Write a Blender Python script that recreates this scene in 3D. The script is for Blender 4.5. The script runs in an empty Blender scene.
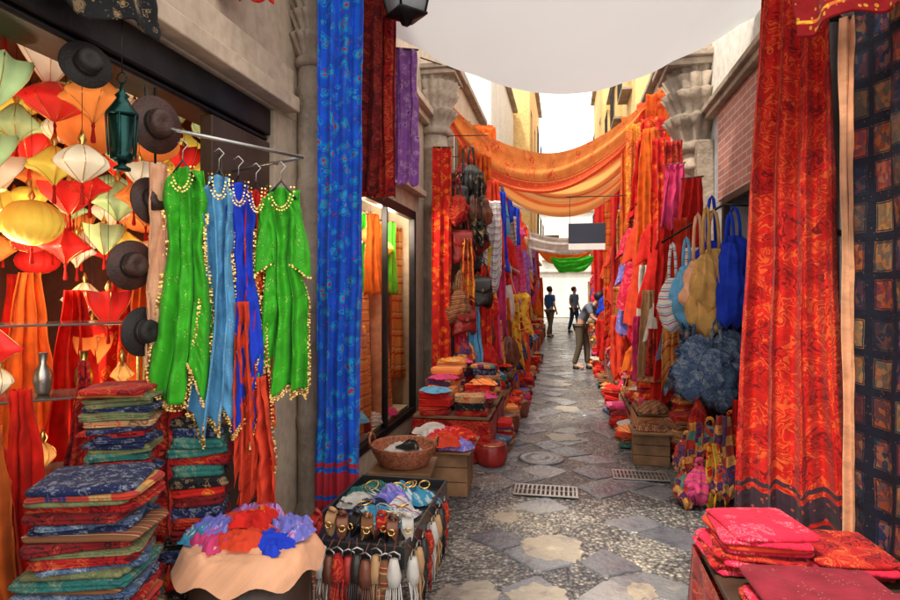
import bpy, bmesh, math, random
from mathutils import Vector, Matrix, noise
rnd = random.Random(7)
S = bpy.context.scene
COL = S.collection
pi = math.pi
sin, cos = math.sin, math.cos

# ------------------------------------------------------------------ helpers
def link(o):
    COL.objects.link(o); return o

def mk(name, verts, faces, mat=None, uvs=None, parent=None, smooth=True, loc=(0,0,0), rz=0.0, fm=None):
    me = bpy.data.meshes.new(name)
    me.from_pydata([tuple(v) for v in verts], [], faces)
    if uvs is not None:
        l = me.uv_layers.new(name="UVMap")
        for p in me.polygons:
            for li in p.loop_indices:
                l.data[li].uv = uvs[me.loops[li].vertex_index]
    if mat is not None:
        for m in (mat if isinstance(mat, (list, tuple)) else [mat]):
            me.materials.append(m)
    if fm:
        for i, p in enumerate(me.polygons): p.material_index = fm[i]
    if smooth:
        for p in me.polygons: p.use_smooth = True
    me.update()
    o = bpy.data.objects.new(name, me)
    o.location = loc; o.rotation_euler = (0, 0, rz)
    link(o)
    if parent: o.parent = parent
    return o

def empty(name, loc=(0,0,0), rz=0, parent=None):
    o = bpy.data.objects.new(name, None); o.location = loc; o.rotation_euler = (0,0,rz)
    o.empty_display_size = 0.1
    link(o)
    if parent: o.parent = parent
    return o

def tag(o, label, category, group=None, kind=None):
    o["label"] = label; o["category"] = category
    if group: o["group"] = group
    if kind: o["kind"] = kind
    return o

def boxes(name, L, mat, parent=None, bevel=0.006, loc=(0,0,0), rz=0):
    V=[];F=[]
    for (x0,x1,y0,y1,z0,z1) in L:
        b=len(V)
        V += [(x0,y0,z0),(x1,y0,z0),(x1,y1,z0),(x0,y1,z0),(x0,y0,z1),(x1,y0,z1),(x1,y1,z1),(x0,y1,z1)]
        F += [(b,b+3,b+2,b+1),(b+4,b+5,b+6,b+7),(b,b+1,b+5,b+4),(b+1,b+2,b+6,b+5),(b+2,b+3,b+7,b+6),(b+3,b,b+4,b+7)]
    o = mk(name, V, F, mat, None, parent, False, loc, rz)
    if bevel:
        m = o.modifiers.new("bevel","BEVEL"); m.width=bevel; m.segments=2; m.limit_method='ANGLE'
    return o

def loft(name, rings, mat, uvs=None, cap0=True, cap1=True, **kw):
    n=len(rings[0]); V=[];F=[];UV=[]
    acc=0
    for i,r in enumerate(rings):
        if i: acc += (Vector(r[0])-Vector(rings[i-1][0])).length
        per = sum((Vector(r[k])-Vector(r[k-1])).length for k in range(n))
        for j,p in enumerate(r):
            V.append(p)
            a = j/n
            a = 2*a if a<0.5 else 2-2*a
            UV.append((a*per*0.5, acc))
    for i in range(len(rings)-1):
        for j in range(n):
            a=i*n+j; b=i*n+(j+1)%n
            F.append((a,b,b+n,a+n))
    if cap0: F.append(tuple(reversed(range(n))))
    if cap1: F.append(tuple(range((len(rings)-1)*n, len(rings)*n)))
    return mk(name, V, F, mat, UV, **kw)

def lathe(name, prof, mat, seg=20, rib=None, **kw):
    rings=[]
    for (r,z) in prof:
        ring=[]
        for j in range(seg):
            a=2*pi*j/seg
            q = r*(rib(a,z) if rib else 1)
            ring.append((q*cos(a), q*sin(a), z))
        rings.append(ring)
    return loft(name, rings, mat, **kw)

def tube(name, pts, r, mat, seg=6, **kw):
    pts=[Vector(p) for p in pts]; rings=[]
    for i,p in enumerate(pts):
        d=(pts[min(i+1,len(pts)-1)]-pts[max(i-1,0)])
        if d.length<1e-6: d=Vector((0,0,1))
        d.normalize()
        up=Vector((0,0,1)) if abs(d.z)<0.9 else Vector((1,0,0))
        a=d.cross(up).normalized(); b=d.cross(a)
        rr = r[i] if isinstance(r,(list,tuple)) else r
        rings.append([tuple(p+a*rr*cos(2*pi*k/seg)+b*rr*sin(2*pi*k/seg)) for k in range(seg)])
    return loft(name, rings, mat, **kw)

# ------------------------------------------------------------------ materials
def newmat(name):
    m=bpy.data.materials.new(name); m.use_nodes=True
    nt=m.node_tree; bs=nt.nodes["Principled BSDF"]
    return m,nt,bs
def N(nt,t,**kw):
    n=nt.nodes.new(t)
    for k,v in kw.items(): setattr(n,k,v)
    return n
def c4(c): return (c[0],c[1],c[2],1)
def ramp(nt, stops, interp='LINEAR'):
    r=N(nt,'ShaderNodeValToRGB'); cr=r.color_ramp; cr.interpolation=interp
    while len(cr.elements)>1: cr.elements.remove(cr.elements[-1])
    cr.elements[0].position=stops[0][0]; cr.elements[0].color=c4(stops[0][1])
    for p,c in stops[1:]:
        e=cr.elements.new(p); e.color=c4(c)
    return r
def mix(nt,f,a,b,bt='MIX'):
    m=N(nt,'ShaderNodeMix'); m.data_type='RGBA'; m.blend_type=bt
    for i,v in ((0,f),(6,a),(7,b)):
        if hasattr(v,'links'): nt.links.new(v,m.inputs[i])
        elif i==0: m.inputs[0].default_value=v
        else: m.inputs[i].default_value=c4(v)
    return m.outputs[2]
def mth(nt,op,a,b=0.0):
    m=N(nt,'ShaderNodeMath'); m.operation=op
    for i,v in ((0,a),(1,b)):
        if hasattr(v,'links'): nt.links.new(v,m.inputs[i])
        else: m.inputs[i].default_value=v
    return m.outputs[0]

def solid(name, col, rough=0.6, metal=0.0, var=0.25, vs=6.0, bump=0.15, bs_=60.0, col2=None):
    m,nt,bs=newmat(name)
    tc=N(nt,'ShaderNodeTexCoord')
    n1=N(nt,'ShaderNodeTexNoise'); n1.inputs['Scale'].default_value=vs; n1.inputs['Detail'].default_value=6
    nt.links.new(tc.outputs['Object'],n1.inputs['Vector'])
    lo=[c*(1-var) for c in col] if col2 is None else col2
    hi=[min(1,c*(1+var)) for c in col] if col2 is None else col
    r=ramp(nt,[(0.35,lo),(0.65,hi)]); nt.links.new(n1.outputs[0],r.inputs[0])
    nt.links.new(r.outputs[0],bs.inputs['Base Color'])
    bs.inputs['Roughness'].default_value=rough; bs.inputs['Metallic'].default_value=metal
    if bump:
        n2=N(nt,'ShaderNodeTexNoise'); n2.inputs['Scale'].default_value=bs_; n2.inputs['Detail'].default_value=5
        nt.links.new(tc.outputs['Object'],n2.inputs['Vector'])
        b=N(nt,'ShaderNodeBump'); b.inputs['Strength'].default_value=bump; b.inputs['Distance'].default_value=0.01
        nt.links.new(n2.outputs[0],b.inputs['Height']); nt.links.new(b.outputs[0],bs.inputs['Normal'])
    return m

def fabric(name, base, c2=None, c3=None, kind='plain', scale=14.0, border=None, trans=0.18, rough=0.85, sheen=0.06, hem=0.12, bump=0.5):
    m,nt,bs=newmat(name)
    uv=N(nt,'ShaderNodeUVMap'); L=nt.links
    nz=N(nt,'ShaderNodeTexNoise'); nz.inputs['Scale'].default_value=9; nz.inputs['Detail'].default_value=4
    L.new(uv.outputs[0],nz.inputs['Vector'])
    dark=[c*0.7 for c in base]; lite=[min(1,c*1.12+0.004) for c in base]
    r0=ramp(nt,[(0.3,dark),(0.7,lite)]); L.new(nz.outputs[0],r0.inputs[0])
    col=r0.outputs[0]
    c2=c2 or base; c3=c3 or c2
    def warp(amt,sc):
        n=N(nt,'ShaderNodeTexNoise'); n.inputs['Scale'].default_value=sc
        L.new(uv.outputs[0],n.inputs['Vector'])
        v=N(nt,'ShaderNodeVectorMath'); v.operation='SCALE'; v.inputs[3].default_value=amt
        L.new(n.outputs[1],v.inputs[0])
        a=N(nt,'ShaderNodeVectorMath'); a.operation='ADD'
        L.new(uv.outputs[0],a.inputs[0]); L.new(v.outputs[0],a.inputs[1]); return a.outputs[0]
    if kind=='floral':
        w=warp(0.06,scale*1.6)
        vo=N(nt,'ShaderNodeTexVoronoi'); vo.inputs['Scale'].default_value=scale
        L.new(w,vo.inputs['Vector'])
        r=ramp(nt,[(0,c3),(0.14,c2),(0.30,base),(0.36,c2),(0.41,base)],'CONSTANT'); L.new(vo.outputs['Distance'],r.inputs[0])
        f=ramp(nt,[(0,(1,1,1)),(0.30,(0,0,0)),(0.36,(1,1,1)),(0.41,(0,0,0))],'CONSTANT'); L.new(vo.outputs['Distance'],f.inputs[0])
        col=mix(nt,f.outputs[0],col,r.outputs[0])
        v2=N(nt,'ShaderNodeTexVoronoi'); v2.inputs['Scale'].default_value=scale*2.7; L.new(w,v2.inputs['Vector'])
        f2=ramp(nt,[(0,(1,1,1)),(0.17,(0,0,0))],'CONSTANT'); L.new(v2.outputs['Distance'],f2.inputs[0])
        col=mix(nt,f2.outputs[0],col,c3)
    elif kind=='paisley':
        w=warp(0.12,scale*0.9)
        wv=N(nt,'ShaderNodeTexNoise'); wv.inputs['Scale'].default_value=scale; wv.inputs['Detail'].default_value=1.5; wv.inputs['Distortion'].default_value=1.2
        L.new(w,wv.inputs['Vector'])
        f=ramp(nt,[(0,(0,0,0)),(0.40,(1,1,1)),(0.44,(0,0,0)),(0.50,(1,1,1)),(0.52,(0,0,0)),(0.6,(1,1,1)),(0.66,(0,0,0))],'CONSTANT')
        L.new(wv.outputs[0],f.inputs[0])
        n3=N(nt,'ShaderNodeTexVoronoi'); n3.inputs['Scale'].default_value=scale*0.6; L.new(w,n3.inputs['Vector'])
        cc=ramp(nt,[(0,c2),(0.45,c3)],'CONSTANT'); L.new(n3.outputs['Distance'],cc.inputs[0])
        v4=N(nt,'ShaderNodeTexVoronoi'); v4.inputs['Scale'].default_value=scale*4; L.new(w,v4.inputs['Vector'])
        f4=ramp(nt,[(0,(.6,)*3),(0.16,(0,0,0))],'CONSTANT'); L.new(v4.outputs['Distance'],f4.inputs[0])
        col=mix(nt,f.outputs[0],col,cc.outputs[0]); col=mix(nt,f4.outputs[0],col,c3)
    elif kind=='stripes':
        s=N(nt,'ShaderNodeSeparateXYZ'); L.new(warp(0.004,20),s.inputs[0])
        fr=mth(nt,'FRACT',mth(nt,'MULTIPLY',s.outputs[1],scale))
        r=ramp(nt,[(0,base),(0.35,c2),(0.45,base),(0.6,c3),(0.72,c2),(0.78,base)],'CONSTANT'); L.new(fr,r.inputs[0])
        col=mix(nt,0.9,col,r.outputs[0])
    elif kind in ('patch','panels'):
        vo=N(nt,'ShaderNodeTexVoronoi'); vo.distance='CHEBYCHEV'; vo.inputs['Scale'].default_value=scale; vo.inputs['Randomness'].default_value=0.0 if kind=='patch' else 0.06
        L.new(warp(0.012,18),vo.inputs['Vector'])
        s=N(nt,'ShaderNodeSeparateColor'); L.new(vo.outputs['Color'],s.inputs[0])
        r=ramp(nt,[(0,base),(0.22,c2),(0.42,c3),(0.6,(0.02,0.03,0.12)),(0.75,(0.42,0.26,0.1)),(0.88,(0.35,0.04,0.03))],'CONSTANT'); L.new(s.outputs[0],r.inputs[0])
        if kind=='patch':
            f=ramp(nt,[(0,(1,1,1)),(0.12,(0,0,0)),(0.26,(1,1,1)),(0.3,(0,0,0)),(0.46,(1,1,1))],'CONSTANT'); L.new(vo.outputs['Distance'],f.inputs[0])
            col=mix(nt,mth(nt,'MULTIPLY',f.outputs[0],0.6),r.outputs[0],base)
        else:
            f=ramp(nt,[(0,(1,1,1)),(0.33,(0.1,0.1,0.1)),(0.36,(.7,.7,.7)),(0.38,(0,0,0))],'CONSTANT'); L.new(vo.outputs['Distance'],f.inputs[0])
            v3=N(nt,'ShaderNodeTexVoronoi'); v3.inputs['Scale'].default_value=scale*6; L.new(uv.outputs[0],v3.inputs['Vector'])
            s3=N(nt,'ShaderNodeSeparateColor'); L.new(v3.outputs['Color'],s3.inputs[0])
            r3=ramp(nt,[(0,(0.012,0.015,0.035)),(0.35,(0.16,0.03,0.015)),(0.55,(0.22,0.11,0.05)),(0.65,(0.28,0.08,0.02)),(0.82,(0.02,0.04,0.06))],'CONSTANT'); L.new(s3.outputs[0],r3.inputs[0])
            sel=ramp(nt,[(0,(.95,)*3),(0.4,(.35,)*3),(0.7,(.75,)*3)],'CONSTANT'); L.new(s.outputs[1],sel.inputs[0])
            inner=mix(nt,0.65,r.outputs[0],r3.outputs[0])
            inner=mix(nt,sel.outputs[0],(0.008,0.009,0.02),inner)
            col=mix(nt,f.outputs[0],(0.006,0.007,0.018),inner)
            f4=ramp(nt,[(0,(1,1,1)),(0.12,(0,0,0))],'CONSTANT'); L.new(v3.outputs['Distance'],f4.inputs[0])
            col=mix(nt,mth(nt,'MULTIPLY',f4.outputs[0],0.22),col,(0.35,0.22,0.1))
    elif kind=='sequin':
        vo=N(nt,'ShaderNodeTexVoronoi'); vo.inputs['Scale'].default_value=scale*4; L.new(uv.outputs[0],vo.inputs['Vector'])
        nn=N(nt,'ShaderNodeTexNoise'); nn.inputs['Scale'].default_value=scale*0.6; L.new(uv.outputs[0],nn.inputs['Vector'])
        g=ramp(nt,[(0,(0,0,0)),(0.55,(1,1,1))],'CONSTANT'); L.new(nn.outputs[0],g.inputs[0])
        f=ramp(nt,[(0,(1,1,1)),(0.22,(0,0,0))],'CONSTANT'); L.new(vo.outputs['Distance'],f.inputs[0])
        ff=mth(nt,'MULTIPLY',f.outputs[0],g.outputs[0])
        col=mix(nt,ff,col,c2); L.new(mth(nt,'MULTIPLY',ff,0.8),bs.inputs['Metallic'])
    if border is not None:
        s=N(nt,'ShaderNodeSeparateXYZ'); L.new(uv.outputs[0],s.inputs[0])
        f=ramp(nt,[(0,(1,1,1)),(hem*0.25,(0,0,0)),(hem*0.33,(1,1,1)),(hem*0.8,(0,0,0)),(hem*0.9,(1,1,1)),(hem,(0,0,0))],'CONSTANT'); L.new(s.outputs[1],f.inputs[0])
        v2=N(nt,'ShaderNodeTexVoronoi'); v2.inputs['Scale'].default_value=28; L.new(uv.outputs[0],v2.inputs['Vector'])
        fb=ramp(nt,[(0,(.6,)*3),(0.24,(0,0,0))],'CONSTANT'); L.new(v2.outputs['Distance'],fb.inputs[0])
        bc=mix(nt,fb.outputs[0],border,c3)
        col=mix(nt,f.outputs[0],col,bc)
    L.new(col,bs.inputs['Base Color'])
    bs.inputs['Roughness'].default_value=rough
    bs.inputs['Sheen Weight'].default_value=sheen
    bs.inputs['Specular IOR Level'].default_value=0.25
    if bump:
        w2=N(nt,'ShaderNodeTexNoise'); w2.inputs['Scale'].default_value=16; w2.inputs['Detail'].default_value=6; w2.inputs['Roughness'].default_value=.6
        L.new(uv.outputs[0],w2.inputs['Vector'])
        b=N(nt,'ShaderNodeBump'); b.inputs['Strength'].default_value=bump; b.inputs['Distance'].default_value=0.014
        L.new(w2.outputs[0],b.inputs['Height']); L.new(b.outputs[0],bs.inputs['Normal'])
    if trans:
        out=nt.nodes['Material Output']; tr=N(nt,'ShaderNodeBsdfTranslucent'); L.new(col,tr.inputs[0])
        ms=N(nt,'ShaderNodeMixShader'); ms.inputs[0].default_value=trans
        L.new(bs.outputs[0],ms.inputs[1]); L.new(tr.outputs[0],ms.inputs[2]); L.new(ms.outputs[0],out.inputs[0])
    return m

RED=(0.7,0.018,0.012); DRED=(0.34,0.01,0.015); ORG=(0.92,0.2,0.02); YEL=(0.88,0.55,0.05); GOLD=(0.75,0.45,0.12)
BLU=(0.02,0.07,0.55); CYN=(0.06,0.35,0.7); NAVY=(0.012,0.02,0.09); GRN=(0.05,0.55,0.03); TEAL=(0.03,0.3,0.27)
PNK=(0.85,0.08,0.28); PUR=(0.25,0.05,0.4); WHT=(0.78,0.75,0.7); BLK=(0.012,0.012,0.014); TAN=(0.6,0.36,0.18); PEA=(0.82,0.42,0.24); BRN=(0.22,0.09,0.04)
F={}
F['blue_shawl']=fabric('blue flower cloth',(0.01,0.12,0.75),(0.02,0.34,0.72),(0.45,0.03,0.1),'floral',13,border=(0.55,0.03,0.05),hem=0.3)
F['maroon']=fabric('maroon cloth',(0.25,0.01,0.014),(0.45,0.06,0.03),(0.05,0.01,0.01),'paisley',16)
F['dred']=fabric('dark red cloth',(0.46,0.01,0.012),(0.12,0.005,0.01),(0.6,0.1,0.03),'paisley',10)
F['purple']=fabric('purple cloth',(0.4,0.15,0.55),(0.6,0.35,0.65),(0.2,0.04,0.3),'floral',16)
F['curtain']=fabric('red patterned curtain',(0.68,0.015,0.01),(0.26,0.006,0.01),(0.78,0.12,0.03),'paisley',9,border=(0.06,0.03,0.05),hem=0.28)
F['red']=fabric('red cloth',RED); F['red_fl']=fabric('red flower cloth',RED,ORG,DRED,'floral',12)
F['org']=fabric('orange cloth',ORG,trans=0.4); F['org_p']=fabric('orange patterned cloth',(0.85,0.24,0.05),(0.55,0.05,0.03),YEL,'paisley',6,trans=0.4,border=DRED,hem=0.22)
F['garl']=fabric('sheer orange patterned cloth',(0.96,0.36,0.10),(0.78,0.10,0.04),(0.9,0.28,0.07),'paisley',9,trans=0.8,border=(0.7,0.09,0.04),hem=0.14,bump=.2)
F['garl2']=fabric('sheer amber striped cloth',(0.97,0.45,0.14),(0.82,0.16,0.05),(0.97,0.62,0.28),'stripes',3.4,trans=0.8,bump=.2)
F['org_s']=fabric('orange striped cloth',(0.85,0.4,0.1),(0.6,0.07,0.03),(0.85,0.6,0.3),'stripes',5,trans=0.4)
F['yel']=fabric('yellow cloth',YEL,trans=0.4); F['yel_fl']=fabric('yellow flower cloth',YEL,RED,GRN,'floral',14)
F['blu']=fabric('blue cloth',(0.015,0.06,0.7)); F['cyn']=fabric('light blue sequin cloth',(0.14,0.46,0.78),(0.8,0.85,0.9),kind='sequin',scale=34)
F['navy']=fabric('navy embroidered cloth',NAVY,(0.22,0.24,0.32),(0.08,0.2,0.22),'floral',34)
F['grn']=fabric('bright green sequin cloth',(0.06,0.6,0.02),(0.9,0.8,0.3),kind='sequin',scale=34,sheen=0.1,trans=0.3,rough=.5,bump=.9)
F['grnp']=fabric('green cloth',(0.05,0.6,0.03),trans=0.45); F['teal']=fabric('teal patterned cloth',(0.03,0.2,0.17),(0.25,0.3,0.2),(0.02,0.1,0.12),'paisley',18)
F['pnk']=fabric('pink cloth',PNK,trans=.3); F['pnk_s']=fabric('pink striped cloth',PNK,ORG,PUR,'stripes',12)
F['wht']=fabric('white cloth',WHT,trans=0.3); F['wht_s']=fabric('white striped cloth',WHT,CYN,RED,'stripes',14)
F['tan']=fabric('tan cloth',TAN); F['tan_p']=fabric('tan patterned cloth',TAN,BRN,(0.6,0.1,0.03),'paisley',10)
F['gtan']=fabric('gold tan cloth',(0.72,0.42,0.13))
F['pea']=fabric('peach cloth',PEA,sheen=0.2,rough=0.45,trans=.05); F['brn']=fabric('brown cloth',BRN,TAN,DRED,'stripes',16)
F['blk']=fabric('black cloth',BLK,(0.3,0.2,0.1),(0.1,0.1,0.1),'floral',18); F['lil']=fabric('lilac blue cloth',(0.2,0.22,0.75),(0.5,0.4,0.8),PNK,'floral',26)
F['patch']=fabric('patchwork cloth',(0.5,0.03,0.02),(0.6,0.28,0.04),(0.02,0.25,0.2),'patch',14,trans=0)
F['rug']=fabric('dark embroidered panel cloth',(0.2,0.05,0.02),(0.02,0.04,0.07),(0.26,0.15,0.07),'panels',5.4,trans=0,sheen=0)
F['wrug']=fabric('wool striped rug',(0.8,0.25,0.06),(0.88,0.5,0.2),(0.5,0.07,0.03),'stripes',9,trans=0)
F['gry']=fabric('grey blue crinkled cloth',(0.10,0.17,0.30),(0.36,0.42,0.48),(0.03,0.05,0.12),'paisley',18)
F['beads']=fabric('dark red sequin cloth',(0.22,0.008,0.025),(0.5,0.18,0.14),kind='sequin',scale=16,trans=0)
F['magr']=fabric('crimson quilted cloth',(0.7,0.012,0.06),(0.88,0.14,0.2),(0.4,0.01,0.03),'paisley',18,trans=0)
F['kilim']=fabric('kilim cloth',(0.45,0.04,0.02),(0.7,0.35,0.1),(0.03,0.04,0.12),'patch',15,trans=0)
F['coral']=fabric('coral orange cloth',(0.92,0.08,0.03),trans=.3)
F['aqua']=fabric('aqua cloth',(0.05,0.3,0.5),(0.6,0.7,0.7),TEAL,'floral',20)
F['fade']=fabric('faded green cloth',(0.16,0.22,0.10),(0.2,0.1,0.05),(0.3,0.26,0.12),'paisley',18)
PAL=['red','red','red_fl','org','org_p','yel','blu','cyn','pnk','pnk_s','wht','wht_s','tan','brn','navy','teal','purple','dred','maroon','grnp','gry','yel_fl','org_s','lil','blk']
WARM=['red','red','red_fl','dred','org_p','pnk','maroon','org_s','wrug','tan_p','coral','brn']
STK=['kilim','brn','tan_p','wrug','teal','navy','dred','patch','org_s','gry','maroon','pnk_s','red_fl','blk','fade']

M_metal=solid('dark iron',(0.03,0.03,0.032),0.45,0.8,0.3)
M_steel=solid('worn steel',(0.45,0.45,0.44),0.35,0.9,0.2)
M_gold=solid('brass',(0.85,0.55,0.18),0.3,1.0,0.15)
M_wood=solid('brown wood',(0.2,0.1,0.045),0.55,0,0.4,4,0.3,30)
M_dwood=solid('dark wood',(0.05,0.028,0.018),0.5,0,0.4,4,0.3,30)
M_crate=solid('raw crate wood',(0.22,0.115,0.055),0.75,0,0.45,5,0.3,40)
M_leather=solid('brown leather',(0.13,0.04,0.02),0.42,0,0.45,8,0.3,45)
M_rleather=solid('red leather',(0.28,0.015,0.012),0.45,0,0.35,8,0.3,45)
M_bleather=solid('black leather',(0.02,0.017,0.016),0.4,0,0.3,8,0.3,45)
M_felt=solid('dark felt',(0.012,0.009,0.009),0.7,0,0.4,10,0.4,90)
M_brfelt=solid('brown felt',(0.05,0.017,0.012),0.55,0,0.4,10,0.4,90)
M_skin=solid('skin',(0.55,0.3,0.2),0.5,0,0.08,8,0.05)
M_hair=solid('dark hair',(0.02,0.012,0.008),0.5,0,0.4,30,0.5,120)
M_plastic=solid('black plastic',(0.02,0.02,0.022),0.35,0,0.1,6,0.03)
M_pipe=solid('painted grey metal',(0.13,0.13,0.14),0.45,0.3,0.2)
M_gmet=solid('green black metal',(0.01,0.05,0.045),0.3,0.8,0.3)

def stone(name, col, dirt=0.5, rough=0.85, bump=0.25):
    m,nt,bs=newmat(name); L=nt.links
    g=N(nt,'ShaderNodeNewGeometry')
    n1=N(nt,'ShaderNodeTexNoise'); n1.inputs['Scale'].default_value=1.1; n1.inputs['Detail'].default_value=9; n1.inputs['Roughness'].default_value=0.65
    mp=N(nt,'ShaderNodeMapping'); mp.inputs['Scale'].default_value=(2,2,0.6)
    L.new(g.outputs['Position'],mp.inputs[0]); L.new(mp.outputs[0],n1.inputs['Vector'])
    r=ramp(nt,[(0.32,[c*(1-dirt) for c in col]),(0.55,col),(0.8,[min(1,c*1.15) for c in col])]); L.new(n1.outputs[0],r.inputs[0])
    n2=N(nt,'ShaderNodeTexNoise'); n2.inputs['Scale'].default_value=14; n2.inputs['Detail'].default_value=8
    L.new(g.outputs['Position'],n2.inputs['Vector'])
    r2=ramp(nt,[(0.3,(0.78,0.77,0.76)),(0.6,(1,1,1))]); L.new(n2.outputs[0],r2.inputs[0])
    col_=mix(nt,1.0,r.outputs[0],r2.outputs[0],'MULTIPLY')
    L.new(col_,bs.inputs['Base Color']); bs.inputs['Roughness'].default_value=rough
    b=N(nt,'ShaderNodeBump'); b.inputs['Strength'].default_value=bump; b.inputs['Distance'].default_value=0.02
    L.new(n2.outputs[0],b.inputs['Height']); L.new(b.outputs[0],bs.inputs['Normal'])
    return m
M_cream=stone('cream render',(0.58,0.46,0.35),0.25)
M_white=stone('whitewash',(0.78,0.76,0.70),0.12)
M_grey=stone('grey render',(0.48,0.5,0.54),0.2)
M_ochre=stone('ochre render',(0.85,0.58,0.24),0.15)
M_sand=stone('carved sandstone',(0.42,0.34,0.27),0.5,bump=0.9)
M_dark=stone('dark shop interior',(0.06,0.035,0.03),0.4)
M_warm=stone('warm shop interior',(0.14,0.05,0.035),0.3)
M_lite=stone('pale display lining',(0.65,0.55,0.42),0.15)

def brickmat():
    m,nt,bs=newmat('pink brick'); L=nt.links
    g=N(nt,'ShaderNodeNewGeometry'); s=N(nt,'ShaderNodeSeparateXYZ'); L.new(g.outputs['Position'],s.inputs[0])
    c=N(nt,'ShaderNodeCombineXYZ'); L.new(s.outputs[1],c.inputs[0]); L.new(s.outputs[2],c.inputs[1])
    b=N(nt,'ShaderNodeTexBrick'); b.inputs['Scale'].default_value=1; b.inputs['Brick Width'].default_value=0.24; b.inputs['Row Height'].default_value=0.07; b.inputs['Mortar Size'].default_value=0.007
    b.inputs['Color1'].default_value=(0.5,0.2,0.16,1); b.inputs['Color2'].default_value=(0.36,0.14,0.12,1); b.inputs['Mortar'].default_value=(0.5,0.42,0.38,1)
    L.new(c.outputs[0],b.inputs['Vector']); L.new(b.outputs[0],bs.inputs['Base Color']); bs.inputs['Roughness'].default_value=0.8
    bp=N(nt,'ShaderNodeBump'); bp.inputs['Strength'].default_value=0.6; bp.inputs['Distance'].default_value=0.01; bp.invert=True
    L.new(b.outputs[1],bp.inputs['Height']); L.new(bp.outputs[0],bs.inputs['Normal'])
    return m
M_brick=brickmat()

def pebble(name, light=(0.33,0.32,0.31), dark=(0.095,0.10,0.11), sc=44):
    m,nt,bs=newmat(name); L=nt.links
    g=N(nt,'ShaderNodeNewGeometry')
    v=N(nt,'ShaderNodeTexVoronoi'); v.inputs['Scale'].default_value=sc; L.new(g.outputs['Position'],v.inputs['Vector'])
    s=N(nt,'ShaderNodeSeparateColor'); L.new(v.outputs['Color'],s.inputs[0])
    r=ramp(nt,[(0,dark),(0.5,[c*1.6 for c in dark]),(0.8,light),(1,[min(1,c*1.35) for c in light])]); L.new(s.outputs[0],r.inputs[0])
    e=ramp(nt,[(0.3,(1,1,1)),(0.65,(0.4,0.4,0.4))]); L.new(v.outputs['Distance'],e.inputs[0])
    n3=N(nt,'ShaderNodeTexNoise'); n3.inputs['Scale'].default_value=1.6; n3.inputs['Detail'].default_value=6; L.new(g.outputs['Position'],n3.inputs['Vector'])
    r3=ramp(nt,[(0.35,(0.7,0.72,0.77)),(0.65,(1.2,1.13,1.02))]); L.new(n3.outputs[0],r3.inputs[0])
    col=mix(nt,1.0,mix(nt,1.0,r.outputs[0],e.outputs[0],'MULTIPLY'),r3.outputs[0],'MULTIPLY')
    L.new(col,bs.inputs['Base Color']); bs.inputs['Roughness'].default_value=0.3
    b=N(nt,'ShaderNodeBump'); b.inputs['Strength'].default_value=0.7; b.inputs['Distance'].default_value=0.009; b.invert=True
    L.new(v.outputs['Distance'],b.inputs['Height']); L.new(b.outputs[0],bs.inputs['Normal'])
    return m
M_peb=pebble('pebble mosaic'); M_peb2=pebble('pale pebble mosaic',(0.42,0.40,0.37),(0.18,0.18,0.18),46)
def slate(name,a,b_,warm,r0=.14,r1=.42):
    m,nt,bs=newmat(name); L=nt.links
    g=N(nt,'ShaderNodeNewGeometry')
    n=N(nt,'ShaderNodeTexNoise'); n.inputs['Scale'].default_value=4.2; n.inputs['Detail'].default_value=10; n.inputs['Roughness'].default_value=.7
    L.new(g.outputs['Position'],n.inputs['Vector'])
    r=ramp(nt,[(0.32,a),(0.5,b_),(0.60,b_),(0.72,warm)]); L.new(n.outputs[0],r.inputs[0])
    n3=N(nt,'ShaderNodeTexNoise'); n3.inputs['Scale'].default_value=0.9; L.new(g.outputs['Position'],n3.inputs['Vector'])
    r3=ramp(nt,[(0.35,(0.72,0.75,0.82)),(0.65,(1.1,1.05,1.0))]); L.new(n3.outputs[0],r3.inputs[0])
    L.new(mix(nt,1.0,r.outputs[0],r3.outputs[0],'MULTIPLY'),bs.inputs['Base Color'])
    rr=ramp(nt,[(0.35,(r0,)*3),(0.7,(r1,)*3)]); L.new(n.outputs[0],rr.inputs[0]); L.new(rr.outputs[0],bs.inputs['Roughness'])
    n2=N(nt,'ShaderNodeTexNoise'); n2.inputs['Scale'].default_value=24; n2.inputs['Detail'].default_value=7; L.new(g.outputs['Position'],n2.inputs['Vector'])
    b=N(nt,'ShaderNodeBump'); b.inputs['Strength'].default_value=0.6; b.inputs['Distance'].default_value=0.01
    L.new(n2.outputs[0],b.inputs['Height']); L.new(b.outputs[0],bs.inputs['Normal'])
    return m
M_slate=slate('slate slab',(0.10,0.11,0.135),(0.19,0.2,0.22),(0.36,0.32,0.27))
M_slate2=slate('pale slate slab',(0.15,0.16,0.185),(0.26,0.265,0.28),(0.4,0.36,0.31))
M_slate3=slate('dark slate slab',(0.07,0.08,0.105),(0.14,0.15,0.175),(0.28,0.26,0.23))
M_marble=slate('worn cream marble',(0.16,0.155,0.155),(0.36,0.32,0.26),(0.56,0.49,0.38),.25,.5)

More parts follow.
